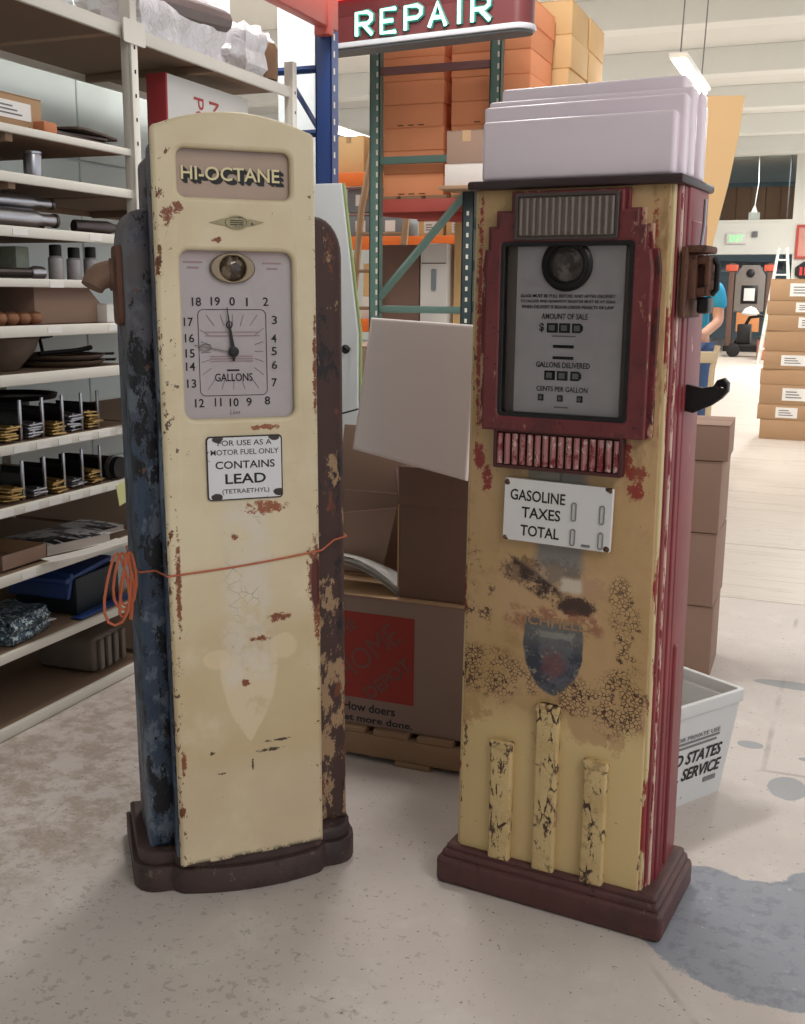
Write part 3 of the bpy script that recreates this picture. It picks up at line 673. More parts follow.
obj('bracket_rib', BX((.216, .138, 1.14), (.268, .164, 1.15), .003), BLACKM, nbo)

# ------------------------------------------------------------------ fluorescent lamps (each carries its own light)
LAMPW = Mat('lamp_enamel', (235, 235, 230), .5).end()
TUBE = Mat('lit_tube', (255, 252, 244), .5).emit((255, 250, 238), 9).end()
def lamp(label, x, y, z, ln, power, hang=.5, vis=True):
    t = thing('fluorescent_lamp', label, 'lamp', (x, y, z), 0, 'hanging fluorescent lamps')
    obj('housing', BX((-.07, -ln/2, .03), (.07, ln/2, .07), .01), LAMPW, t)
    for dx in (-.03, .03): obj('tube', TB([(dx, -ln/2+.02, .014), (dx, ln/2-.02, .014)], .014, 8), TUBE, t)
    for dy in (-ln*.42, ln*.42): obj('hanger', TB([(0, dy, .07), (.02, dy, hang*.5), (0, dy, hang)], .006, 5), PRINT, t)
    area_light((0, 0, -.02), .3, ln, power, parent=t)
    return t

# ------------------------------------------------------------------ shelving along the left wall
XF, XB = -2.28, -2.90
LV = [(2.208, .042), (1.818, .022), (1.686, .028), (1.534, .03), (1.384, .024), (1.246, .033), (1.104, .033), (.897, .028), (.711, .027), (.506, .03), (.267, .027), (.036, .034)]
def shelving(label, y0, y1, levels, labels=True):
    t = thing('shelving_unit', label, 'shelving', (XF, y0, 0))
    D = XB-XF; W = y1-y0
    for (z, th) in levels:
        obj('shelf_board', BX((D+.02, .02, z-.018), (-.012, W-.02, z-.001)), BOARD, t, False)
        obj('front_beam', BX((-.012, .012, z-th), (.004, W-.012, z+.001), .003), SHELFW, t)
        obj('back_beam', BX((D, .012, z-max(th, .04)), (D+.012, W-.012, z+.001), .003), SHELFW if z > 1.9 else BOARD, t)
        if z > 1.6: obj('cross_brace', BX((D+.02, W*.47, z-.045), (-.012, W*.47+.03, z-.018), .002), BOARD, t)
    return t
def post(t, x, y, dirx, h=2.36):
    b = BX((min(x, x+.012*dirx), y-.018, 0), (max(x, x+.012*dirx), y+.018, h), .002)
    box(b, (min(x-.0, x-.03*dirx), y-.018, 0), (max(x, x-.03*dirx), y-.012, h), .001)
    p = obj('post', b, SHELFW, t)
    return p
s1 = shelving('cream metal shelving bay at the left with many loaded shelves', 2.06, 3.19, LV)
s2 = shelving('cream metal shelving bay behind the cream gas pump with wrapped parts on top', 3.19, 4.33, [LV[0], LV[2], LV[5], LV[7], LV[9], LV[11]])
for yy in (0, 1.13):
    p = post(s1, .006, yy, 1)
    if yy:
        for k in range(14): obj('slot', BX((.017, yy-.004, 1.3+k*.076), (.0188, yy+.004, 1.312+k*.076)), HOLE, p, False)
    post(s1, XB-XF-.002, yy, -1)
p = post(s2, .006, 1.14, 1, 2.31)
for k in range(12): obj('slot', BX((.017, 1.136, 1.3+k*.08), (.0188, 1.144, 1.312+k*.08)), HOLE, p, False)
post(s2, XB-XF-.002, 1.14, -1, 2.31)
bk = obj('beam_bracket', sheet([rr(1.07, 2.15, 1.19, 2.225, .008)], -.022, -.016, .001), SHELFW, s1)
bk.matrix_local = RZ(90)
# price labels on the shelf edges
for z, sp in ((.897, (.5, .6, .7, .8, .9, 1.0)), (.711, (.42, .53, .64, .74, .84, .93)), (1.534, (.55, .9)), (1.384, (.7,)), (1.246, (.68, .98)), (.506, (.5,))):
    for y in sp: obj('price_label', BX((.004, y-.032, z-.024), (.0055, y+.032, z-.005)), WHITE, s1, False)
# dividers
for z in (.897, .711):
    for y in ((.56, .66, .755, .85, .935) if z > .8 else (.555, .655, .748, .84, .935)):
        obj('divider', BX((-.22, y-.002, z), (-.045, y+.002, z+.085), .001), BLACKM, s1)
        obj('divider_post', BX((-.05, y-.005, z), (-.043, y+.005, z+.125), .001), STEEL, s1)
obj('yellow_tag', xf(BX((0, -.035, -.075), (.002, .035, .0), 0), T_(.006, .98, .705) @ RX(12)), plain('yellow_tag', (220, 222, 160), .6), s1, False)

# piles of small metal plates between the dividers
def plate_mesh():
    b = new(); box(b, (-.04, -.029, 0), (.04, .029, .006), .002); tube(b, [(-.03, 0, .003), (.03, 0, .003)], .007, 6); return b
pm = {}
for nm, mt in (('brass', BRASS), ('steel', STEEL)):
    o = obj('metal_plate', plate_mesh(), mt); pm[nm] = o.data; bpy.data.objects.remove(o)
def pile(kind, x, y, z, n, where):
    for k in range(n):
        o = bpy.data.objects.new('metal_plate', pm[kind]); COL.objects.link(o)
        o.location = (x+random.uniform(-.012, .012), y+random.uniform(-.004, .004), z+.004+k*.0095)
        o.rotation_euler = (random.uniform(-.06, .06), random.uniform(-.06, .06), random.uniform(-.18, .18))
        nth = ['topmost', 'second from top', 'third from top', 'fourth from top', 'fifth from top', 'bottom'][n-1-k]
        tag(o, '%s metal plate, %s, %s' % (kind, nth, where), 'metal plate', 'plates in the '+where)
ords = ['leftmost pile', 'second pile from left', 'middle pile', 'second pile from right', 'rightmost pile']
for k, (y, n, kd) in enumerate(((2.565, 5, 'brass'), (2.668, 5, 'steel'), (2.768, 4, 'brass'), (2.863, 6, 'steel'), (2.953, 6, 'brass'))):
    pile(kd, -2.345, y, .899, n, ords[k]+' on upper divided shelf')
for k, (y, n, kd) in enumerate(((2.563, 5, 'brass'), (2.665, 3, 'steel'), (2.76, 4, 'brass'), (2.855, 3, 'steel'), (2.947, 5, 'brass'))):
    pile(kd, -2.345, y, .713, n, ords[k]+' on lower divided shelf')

# ------------------------------------------------------------------ cartons
def carton_parts(t, w, d, h, mat, tape=True, lab=None):
    obj('body', BX((-w/2, -d/2, 0), (w/2, d/2, h-.002), .004), mat, t)
    obj('flap', BX((-w/2, -d/2, h-.002), (w/2, -.002, h+.001), .0008), mat, t)
    obj('flap', BX((-w/2, .002, h-.002), (w/2, d/2, h+.001), .0008), mat, t)
    if tape:
        obj('tape', BX((-.025, -d/2-.0008, h-.06), (.025, -d/2+.001, h+.001)), TAPE, t, False)
    if lab:
        lx, lz, lw, lh = lab
        o = obj('shipping_label', BX((lx-lw/2, -d/2-.0015, lz-lh/2), (lx+lw/2, -d/2, lz+lh/2)), WHITE, t, False)
        for k in range(3): obj('fine_print', BX((lx-lw*.36, -d/2-.0022, lz-lh*.28+k*lh*.22), (lx+lw*(.3-.1*k), -d/2-.0014, lz-lh*.28+k*lh*.22+lh*.09)), PRINT, o, False)
def carton(label, x, y, z, w, d, h, mat, rz=0, group=None, **k):
    t = thing('carton', label, 'box', (x, y, z), rz, group); carton_parts(t, w, d, h, mat, **k); return t

# ------------------------------------------------------------------ what lies on the shelves
def Z(i): return LV[i][0]+.001
# top shelf
def lump(name, label, cat, lo, hi, mat, seed, amp=.25, parent=None, sub=3):
    b = bmesh.new(); bmesh.ops.create_cube(b, size=1); bmesh.ops.subdivide_edges(b, edges=b.edges[:], cuts=7, use_grid_fill=True)
    rnd = random.Random(seed); ph = [rnd.uniform(0, 6) for _ in range(6)]
    c = [(p+q)/2 for p, q in zip(lo, hi)]; d = [q-p for p, q in zip(lo, hi)]
    for v in b.verts:
        p = v.co*2; n = p.normalized(); q = p*.55+n*.45
        f = 1+amp*(math.sin(5*p.x+ph[0]+3*p.y)*math.sin(4*p.y+ph[1])*.5+math.sin(7*p.z+ph[2]+4*p.x)*.3)*(1 if p.z > -.9 else .3)
        q = q*f; zz = max(q.z, -.86)
        v.co = (c[0]+q.x*d[0]/2, c[1]+q.y*d[1]/2, c[2]+zz*d[2]/2/.86)
    o = obj(name, b, mat, parent)
    if label: tag(o, label, cat)
    return o
lump('wrapped_bundle', 'clear plastic wrapped bundle at the left end of the top shelf', 'wrapped part', (-2.66, 2.62, 2.21), (-2.3, 3.0, 2.42), WRAP, 1)
def wrapped(name, label, x, y, z, parts):
    return None
wp = thing('wrapped_part', 'large part in milky plastic film on the top shelf above the cream pump', 'wrapped part', (-2.5, 3.62, 2.209), 0)
lump('plastic_film', None, None, (-.1, -.34, .001), (.19, .32, .25), WRAP, 5, .15, wp)
obj('metal_core', TB([(.14, -.2, .14), (.16, .05, .15), (.16, .27, .17)], [.045, .05, .04], 10), plain('dull_core', (120, 110, 108), .5, .4, .4, 20), wp)
wp = thing('wrapped_part', 'small brown cylinder wrapped in plastic at the end of the top shelf', 'wrapped part', (-2.42, 4.15, 2.209), 0)
lump('plastic_film', None, None, (-.16, -.16, 0), (.12, .12, .2), WRAP, 9, .25, wp)
obj('brown_core', LT([(.055, 0), (.06, .02), (.06, .12), (.05, .14)], 20, T_(.08, .05, .01)), plain('brown_core', (140, 104, 76), .6, 0, .4, 20), wp)
wm = thing('wire_basket', 'black wire mesh basket at the back of the top shelf', 'basket', (-2.79, 3.25, 2.5), 0)
obj('rim', TB([(-.1, -.2, 0), (.1, -.2, 0), (.1, .7, 0), (-.1, .7, 0)], .006, 6, closed=True), BLACKM, wm)
for k in range(5): obj('wire', TB([(-.1+k*.05, -.2, -.0), (-.1+k*.05, .7, 0)], .003, 5), BLACKM, wm)
for k in range(19): obj('wire', TB([(-.1, -.2+k*.05, 0), (.1, -.2+k*.05, 0)], .003, 5), BLACKM, wm)
for a in ((-.095, -.195), (.095, -.195), (-.095, .695), (.095, .695)): obj('leg', TB([(a[0], a[1], -.29), (a[0], a[1], 0)], .006, 6), BLACKM, wm)
# printed box under the top shelf of the second bay
pb = thing('printed_box', 'white box with red end and red lettering under the top shelf', 'box', (-2.40, 3.57, LV[2][0]+.001), 0)
obj('body', BX((-.085, .0, 0), (0, .6, .455), .004), WHITE, pb)
obj('red_end', BX((-.0855, -.001, 0), (.0006, .012, .4555), .003), plain('red_print', (176, 60, 64), .6), pb)
REDP = plain('red_letter', (186, 66, 68), .6)
for s_, y_, w_ in (('MICRO', .33, .32), ('POWER', .22, .34)):
    obj('lettering', xf(text(s_, 0, 0, w_, .07, 0, 0, rot=-90), T_(.0012, y_, .43-w_/2-(.03 if y_ < .4 else 0)) @ RZ(90)), REDP, pb, False)
# second shelf
t = carton('flat tray carton with white label at the left end of the second shelf', -2.47, 2.66, Z(1), .3, .26, .1, CARD, 90, lab=(.0, .055, .2, .05), tape=False)
DKST = plain('dark_plate_steel', (96, 84, 78), .5, .5, .35, 18)
for k, (x, y, rz, w, d, z, nm) in enumerate(((-2.48, 2.98, 6, .3, .34, 0, 'bottom'), (-2.5, 3.0, -8, .3, .32, .012, 'middle'), (-2.45, 3.05, 14, .26, .3, .024, 'top'))):
    tag(xf_o := obj('steel_plate', xf(sheet([rr(-w/2, -d/2, w/2, d/2, .03)], 0, .008, .001), RX(90)), DKST), 'dark flat steel plate on the second shelf, %s one of three' % nm, 'steel plate', 'dark plates on the second shelf')
    xf_o.location = (x, y, Z(1)+z+.009); xf_o.rotation_euler = (0, 0, R_(rz))
tag(xb := obj('wood_block', BX((-.03, -.03, 0), (.03, .03, .035), .004), plain('orange_block', (190, 120, 80), .7)), 'small orange brown block beside the dark steel plates', 'block'); xb.location = (-2.33, 2.80, Z(1))
# third shelf
cn = thing('metal_can', 'single shiny metal can on the shelf below the steel plates', 'can', (-2.36, 2.78, Z(2)))
obj('body', LT([(.027, 0), (.028, .003), (.028, .07), (.027, .073)], 24), STEEL, cn); obj('lid', LT([(.026, .073), (.029, .074), (.029, .08), (.024, .082)], 24), STEEL, cn)
# fourth shelf: exhaust tips and pipes
DARKP = plain('dark_pipe_steel', (92, 84, 84), .35, .7, .3, 20)
def exhaust(label, x, y, z, ln, r, rz, m=STEEL):
    t = thing('exhaust_pipe', label, 'pipe', (x, y, z+r), rz, 'exhaust pipes on the fourth shelf')
    obj('barrel', LT([(r*.95, 0), (r, .006), (r, ln*.62), (r*.62, ln*.75), (r*.62, ln)], 20, RX(-90)), m, t)
    obj('collar', LT([(r*.72, ln*.96), (r*.74, ln), (r*.6, ln+.004)], 20, RX(-90)), DARKP, t)
z4 = Z(3)
exhaust('thick bright exhaust pipe at the front of the fourth shelf', -2.36, 2.58, z4, .26, .03, -6)
exhaust('dark exhaust pipe lying behind the bright one on the fourth shelf', -2.44, 2.60, z4, .32, .028, 4, DARKP)
exhaust('short exhaust pipe stacked on top of the bright ones', -2.40, 2.62, z4+.058, .24, .024, -10)
exhaust('slim exhaust pipe at the right of the fourth shelf', -2.36, 2.96, z4, .2, .022, -20, DARKP)
exhaust('farthest exhaust pipe lying at the back of the fourth shelf', -2.56, 2.78, z4, .3, .032, 10, DARKP)
# fifth shelf: bottles
z5 = Z(4)
def bottle(label, x, y, h, r, bodym, capm):
    t = thing('spray_bottle', label, 'bottle', (x, y, z5), 0, 'bottles on the fifth shelf')
    obj('body', LT([(r*.95, 0), (r, .004), (r, h*.62), (r*.6, h*.72)], 20), bodym, t); obj('cap', LT([(r*.8, h*.68), (r*.8, h*.98), (r*.6, h)], 16), capm, t)
BOTW = plain('speckled_bottle', (176, 172, 172), .4, .2, .5, 60)
bottle('dark capped bottle, left one of the row on the fifth shelf', -2.37, 2.875, .11, .024, BOTW, BLACK)
bottle('dark capped bottle, middle one of the row on the fifth shelf', -2.37, 2.965, .105, .024, BOTW, BLACK)
bottle('dark capped bottle, right one nearest the hose elbow', -2.37, 3.05, .11, .023, BOTW, BLACK)
tag(bx := obj('sprayer_box', BX((-.05, -.03, 0), (.05, .03, .1), .004), plain('grey_green_box', (150, 158, 140), .5, 0, .6, 40)), 'small grey and green packet behind the bottles on the fifth shelf', 'packet'); bx.location = (-2.46, 2.77, z5)
tp_ = thing('torch', 'grey rod with a bright round end on the fifth shelf', 'tool', (-2.36, 2.6, z5+.02), 0)
obj('rod', TB([(0, -.14, -.002), (.0, .15, 0)], .014, 10), DARKP, tp_); obj('head', LT([(.016, 0), (.021, .02), (.02, .055), (.012, .06)], 16, T_(0, .14, 0) @ RX(-90)), STEEL, tp_)
# sixth shelf: copper knobs, tilted grey box, white carton
COP = plain('copper_knob', (156, 108, 80), .5, .3, .3, 20)
z6 = Z(5)
for k, nm in enumerate(('first', 'second', 'third', 'fourth')):
    t = thing('copper_fitting', '%s copper round fitting from the left on the sixth shelf' % nm, 'fitting', (-2.345, 2.575+k*.052, z6), 0, 'copper fittings')
    obj('ball', LT([(.012, 0), (.022, .008), (.026, .02), (.022, .033), (.01, .04)], 16), COP, t); obj('stub', TB([(-.02, 0, .02), (-.06, 0, .02)], .012, 10), COP, t)
tr = thing('storage_bin', 'grey brown open bin with slanted side on the sixth shelf', 'bin', (-2.44, 2.9, z6), 0)
obj('body', PR([(-.17, 0), (.16, 0), (.16, .06), (.1, .11), (-.17, .11)], -.12, .10, 'x', .004), CARD_GREY, tr)
obj('lip', BX((-.122, -.172, .108), (.102, .098, .114), .002), CARD_GREY, tr); tr.children[0].location = (0, 0, 0)
t = carton('small white carton with printed label beside the grey bin', -2.35, 3.09, z6, .11, .1, .062, WHITE, 90, tape=False)
obj('fine_print', BX((-.0, -.0525, .03), (.035, -.051, .045)), PRINT, t, False)
# seventh shelf: bowl and flat pans
BRN = plain('brown_bowl', (104, 88, 76), .6, 0, .3, 12)
z7 = Z(6)
bo = thing('brown_bowl', 'deep brown bowl at the left of the seventh shelf', 'bowl', (-2.45, 2.68, z7)); obj('shell', LT([(.055, 0), (.06, .004), (.11, .06), (.125, .1), (.115, .1), (.1, .06), (.05, .012)], 28), BRN, bo)
obj('rim', TB([(.12*math.cos(a*.2618), .12*math.sin(a*.2618), .1) for a in range(24)], .006, 6, closed=True), BRN, bo)
for k, nm in enumerate(('bottom', 'top')):
    t = thing('flat_pan', 'flat brown pan on the seventh shelf, %s one of the stack' % nm, 'pan', (-2.46, 2.97, z7+.019*k), 5*k, 'flat pans')
    obj('tray', LT([(.13, 0), (.15, .012), (.155, .018), (.145, .018), (.13, .006)], 28), BRN, t); obj('handle', TB([(.10, .1, .016), (.13, .13, .016), (.12, .15, .016)], .005, 6), BLACKM, t)
cl = thing('black_clamp', 'black hand clamp resting on the flat pans', 'clamp', (-2.42, 2.95, z7+.044)); obj('bar', TB([(0, -.12, 0), (.01, .06, .004), (.02, .12, .012)], .008, 8), BLACKM, cl); obj('jaw', TB([(0, -.1, 0), (-.02, -.09, .05), (-.02, -.03, .055)], .006, 8), BLACKM, cl)
# eighth and ninth shelf: dark tray, hinge arms, pipe
dt = thing('round_tray', 'round dark tray at the back of the upper divided shelf', 'tray', (-2.68, 2.98, .899)); obj('disc', LT([(.14, .085), (.15, .1), (.156, .1), (.15, .083)], 28), BLACKM, dt); obj('foot', LT([(.08, 0), (.06, .03), (.06, .084)], 20), BLACKM, dt)
hg_ = thing('hinge_arm', 'grey steel hinge arm standing by the end of the upper divided shelf', 'hinge', (-2.255, 3.08, .9))
obj('arm', PR([(-.03, .0), (.01, .0), (.02, .06), (.0, .13), (-.03, .13), (-.025, .06)], -.006, .006, 'x', .002), DARKP, hg_); obj('pivot', LT([(.02, -.012), (.02, .012)], 16, T_(0, -.015, .13) @ RY(90)), STEEL, hg_)
obj('lever', TB([(.0, .0, .02), (.015, .03, -.02), (.02, .045, -.08)], .009, 8), DARKP, hg_)
dp = thing('black_pipe', 'short black pipe with bright clamp on the lower divided shelf', 'pipe', (-2.38, 3.06, .712+.04)); obj('barrel', TB([(-.14, 0, 0), (.09, .0, 0)], .038, 18), BLACKM, dp); obj('clamp', LT([(.041, -.008), (.041, .008)], 20, T_(.06, 0, 0) @ RY(90)), STEEL, dp)
# tenth shelf: magazines and tray
z10 = Z(9)
PAGE = plain('page_edge', (200, 190, 182), .7)
def m_cover():
    m = Mat('printed_cover', (206, 206, 210), .4); n = m.noise(12, 1, .4, (1, 3, 1)); m.over(n.ss(.52, .54), (28, 28, 32)); m.over(m.noise(16, 1, .4, (3, 1, 1), off=4).ss(.6, .62), (90, 92, 100)); return m.end()
COVER = m_cover()
for k, (x, y, z, rz, w, d, h, nm) in enumerate(((-2.42, 2.86, 0, -14, .22, .29, .034, 'thick printed book with black and white cover on the tenth shelf'), (-2.46, 3.10, 0, -6, .2, .13, .02, 'thin printed book beside the thick one on the tenth shelf'))):
    t = thing('printed_book', nm, 'book', (x, y, z10+z), rz)
    obj('pages', BX((-w/2+.003, -d/2+.003, .002), (w/2-.003, d/2-.003, h-.002)), PAGE, t); obj('cover', BX((-w/2, -d/2, h-.002), (w/2, d/2, h), .0006), COVER, t); obj('back_cover', BX((-w/2, -d/2, 0), (w/2, d/2, .002), .0006), WHITE, t)
ct = thing('low_carton_tray', 'low open cardboard tray at the left of the tenth shelf', 'tray', (-2.42, 2.6, z10)); b = BX((-.11, -.1, 0), (.1, .1, .004)); box(b, (-.11, -.1, 0), (-.106, .1, .05)); box(b, (.096, -.1, 0), (.1, .1, .05)); obj('tray', b, CARD_GREY, ct); obj('end_wall', BX((-.11, .096, 0), (.1, .1, .05)), CARD, ct)
st = thing('paper_strip', 'white crumpled paper strip drooping over the tenth shelf edge', 'paper', (-2.27, 2.62, z10+.004))
b = new(); prof = [(0, .012, .03), (.12, .006, .03), (.25, .004, .032), (.36, .006, .04), (.42, -.02, .045), (.46, -.045, .03)]
L_ = []
for (yy, zz, hw) in prof: L_.append([b.verts.new((.015-hw*.9+.03*math.sin(yy*4), yy, zz+.004)), b.verts.new((.02+hw*.4+.02*math.sin(yy*4), yy+.01, zz-.004))])
for A, Bq in zip(L_, L_[1:]): b.faces.new((A[0], A[1], Bq[1], Bq[0]))
bmesh.ops.solidify(b, geom=b.faces[:], thickness=.002)
obj('sheet', b, WHITE, st)
# eleventh shelf: blue case, screw bag
z11 = Z(10)
BLUEC = plain('navy_case', (36, 66, 128), .45, 0, .2, 9); DKC = plain('dark_case', (22, 34, 44), .5, 0, .2, 12)
bc = thing('blue_case', 'dark toolbox with open blue lid on the eleventh shelf', 'case', (-2.45, 2.98, z11), 4)
obj('body', BX((-.15, -.13, 0), (.1, .13, .13), .01), DKC, bc)
obj('lid', xf(BX((-.15, -.16, .128), (.09, .12, .15), .01), RX(5)), BLUEC, bc); obj('lid_flap', xf(BX((-.15, -.02, 0), (.09, 0, .09), .006), T_(0, -.15, .06) @ RX(-18)), BLUEC, bc)
obj('liner', BX((.1, -.17, .001), (.145, .17, .006), .002), BLUEC, bc)
def m_screws():
    m = Mat('bagged_screws', (70, 92, 110), .3, .5); v = m.noise(75, 2, .6); m.over(v.ss(.5, .58), (186, 204, 214)); m.over(m.noise(60, 2, .6, off=4).ss(.56, .62), (28, 38, 50)); m.bump(v, .8, .005); return m.end()
sb = thing('screw_bag', 'clear plastic bag full of shiny screws on the eleventh shelf', 'bag', (-2.40, 2.60, z11), 8)
o = lump('screws', None, None, (-.12, -.13, .001), (.1, .11, .085), m_screws(), 3, .15, sb); o['kind'] = 'stuff'
obj('bag_mouth', xf(BX((-.1, .09, .03), (.06, .17, .036), .002), RX(-8)), WRAP, sb)
# bottom shelf: grey castings
z12 = Z(11)
CAST = plain('grey_casting', (122, 112, 104), .7, .2, .4, 16, bump=.4)
ca = thing('engine_casting', 'grey ribbed metal casting on the bottom shelf', 'casting', (-2.42, 3.02, z12), 4)
obj('block', BX((-.16, -.1, 0), (.08, .09, .13), .02, 3), CAST, ca)
for k in range(4): obj('rib', BX((.078, -.085+k*.045, .01), (.096, -.06+k*.045, .12), .006), CAST, ca)

# ------------------------------------------------------------------ orange cord tied round the cream pump
CORD = plain('orange_cord', (186, 100, 68), .6, 0, .2, 60)
cd = thing('twine', 'thin orange cord tied round the cream gas pump with a loose coil', 'cord', (-1.171, 1.995, 0), 42)
def dz(x, y, z): return door(x, y, z)
P = [(.251, .12, .80), (.248, .07, .800), (.215, .056, .797)]
for k in range(9): x = .17-.34*k/8; P.append(door(x, -.016, .792-.030*k/8-.004*math.sin(math.pi*k/8)))
P += [(-.19, .05, .757), (-.222, .064, .752), (-.2335, .12, .752), (-.228, .287, .76), (-.1, .29, .775), (.15, .29, .79), (.248, .285, .80), (.251, .2, .8)]
obj('tied_strand', TB(P, .0022, 6, closed=True), CORD, cd)
kt = lambda pts: TB(pts, .0042, 6)
for dx, w, h, ph in ((0, .03, .075, 0), (.012, .024, .07, .4), (-.014, .036, .095, .2), (.006, .018, .085, .7)):
    pts = [(-.258+dx+w*math.sin(a*.4488+ph)*(.4+.6*(1-math.cos(a*.4488))/2), .06+.006*dx*100*.1+.004*math.sin(a), .80-h*(1-math.cos(a*.4488))*.85) for a in range(14)]
    obj('loop', TB(pts, .0034, 6, closed=True), CORD, cd)
obj('loose_end', TB([(-.236, .07, .752), (-.246, .06, .72), (-.242, .06, .68), (-.246, .06, .65)], .0045, 6), CORD, cd)

# ------------------------------------------------------------------ pallet, printed moving box and cartons between the pumps
pl = thing('pallet', 'low wooden pallet on the floor between the two gas pumps', 'pallet', (-1.12, 2.72, 0))
for k in range(6): obj('deck_board', BX((-.34+k*.137, 0, .085), (-.34+k*.137+.11, .6, .103), .003), WOOD, pl)
for y in (0.0, .28, .56): obj('stringer', BX((-.34, y, .018), (.455, y+.04, .085), .003), WOOD, pl)
for k in (0, 2.5, 5): obj('bottom_board', BX((-.34+k*.137, -.0, 0), (-.34+k*.137+.11, .6, .018), .003), WOOD, pl)
hd_ = thing('moving_box', 'brown moving box with red printed square and slogan on the pallet', 'box', (-1.12, 2.735, .104))
MB = plain('moving_box_card', (142, 118, 106), .85, 0, .08, 6)
obj('body', BX((-.29, 0, 0), (.232, .42, .392), .004), MB, hd_)
obj('flap', BX((-.29, -.001, .392), (.232, .2, .396), .001), CARD, hd_); obj('flap', BX((-.29, .21, .392), (.232, .42, .396), .001), CARD, hd_)
RSQ = plain('red_orange_print', (150, 52, 44), .8, 0, .08)
sq = obj('printed_square', BX((-.235, -.0012, .085), (.055, 0, .345)), RSQ, hd_, False)
DRP = plain('stencil_letter', (124, 76, 68), .8)
obj('lettering', text('THE', -.16, .29, .075, .036, -.0012, .03, rot=41), DRP, sq, False)
obj('lettering', text('HOME', -.09, .225, .235, .066, -.0012, 0, rot=41), DRP, sq, False)
obj('lettering', text('DEPOT', -.025, .155, .175, .042, -.0012, .03, rot=41), DRP, sq, False)
obj('lettering', text('How doers', -.085, .056, .165, .026, 0, .02), BLACK, hd_, False)
obj('lettering', text('get more done.', -.065, .018, .235, .026, 0, .02), BLACK, hd_, False)
tb = thing('tall_carton', 'tall dark brown open carton standing on the moving box', 'box', (-1.025, 2.76, .501))
obj('body', BX((-.1, 0, 0), (.13, .25, .27), .004), CARD_DARK, tb)
obj('front_flap', xf(BX((-.1, -.004, 0), (.13, 0, .11), .001), T_(0, .0, .27) @ RX(2)), CARD_DARK, tb)
obj('side_flap', xf(BX((-.003, 0, 0), (0, .24, .1), .001), T_(-.1, 0, .27) @ RY(-8)), CARD_DARK, tb)
obj('corrugated_edge', BX((-.104, -.001, .03), (-.1, .02, .27)), CARD, tb)
bcn = thing('open_carton', 'brown carton with lifted flaps half hidden behind the cream pump', 'box', (-1.26, 2.80, .501))
obj('body', BX((-.14, .16, 0), (.10, .45, .26), .004), CARD_GREY, bcn)
obj('flap', xf(BX((-.15, -.003, 0), (.10, 0, .2), .001), T_(0, .16, .26) @ RX(-14)), CARD_GREY, bcn)
obj('hanging_flap', PR([(-.12, .03), (.03, .03), (.08, .235), (-.12, .2)], .08, .084, 'y'), CARD_GREY, bcn)
pg = thing('paper_sheaf', 'curled white paper sheaf on top of the moving box', 'paper', (-1.26, 2.742, .512))
for k in range(3):
    b = new(); L_ = []
    for i in range(9):
        u = i/8; L_.append([b.verts.new((-.1+.23*u, .02+.002*k, .065+.012*k-.075*u*u+.01*math.sin(3*u))), b.verts.new((-.1+.23*u, .12, .05+.012*k-.06*u*u))])
    for A, Bq in zip(L_, L_[1:]): b.faces.new((A[0], Bq[0], Bq[1], A[1]))
    bmesh.ops.solidify(b, geom=b.faces[:], thickness=.002)
    obj('paper_layer', b, WHITE, pg)
# white foam sheet
fs = tag(obj('foam_sheet', xf(sheet([[(-.17, .02), (.17, -.045), (.18, .37), (-.135, .385)]], 0, .03, .01), RX(-7)), plain('white_foam', (238, 226, 222), .75, 0, .03, 3)), 'large white foam sheet leaning above the cartons between the pumps', 'foam sheet')
fs.location = (-1.083, 2.715, .905)
# things seen between the cream pump and the foam
wd = thing('white_door', 'narrow white door with green edge and black knob behind the cream pump', 'door', (-1.82, 3.85, 0), 0)
obj('leaf', PR([(-.22, 0), (.07, 0), (.07, 1.2), (.0, 1.76), (-.22, 1.76)], 0, .035, 'y', .003), plain('white_door_paint', (222, 226, 228), .4, 0, .05), wd)
obj('green_edge', TB([(.077, .015, .008), (.077, .015, 1.2), (.004, .015, 1.76)], .0055, 6), plain('lime_edge', (158, 176, 112), .5), wd)
kb = obj('knob', LT([(.006, 0), (.006, .02), (.015, .026), (.018, .036), (.008, .044)], 16, T_(.035, 0, 1.14) @ RX(90)), BLACKM, wd)
carton('grey brown carton standing behind the white foam sheet', -1.80, 4.25, 0, .34, .4, 1.14, CARD_GREY, 0, tape=False, lab=(.1, .86, .08, .12))
wf = thing('wire_chair', 'black wire legged chair with glossy seat behind the foam sheet', 'chair', (-1.66, 3.55, 0))
obj('seat', BX((-.16, -.14, .68), (.05, .14, .75), .02, 3), plain('glossy_grey_seat', (96, 106, 112), .1, .3, .2), wf)
for a in ((-.15, -.12), (.04, -.12), (-.15, .12), (.04, .12)): obj('leg', TB([(a[0], a[1], 0), (a[0]*.9, a[1]*.9, .7)], .008, 6), BLACKM, wf)
obj('back_wire', TB([(-.14, .12, .74), (-.1, .12, .9), (.0, .12, .93), (.04, .12, .8)], .005, 6), BLACKM, wf)

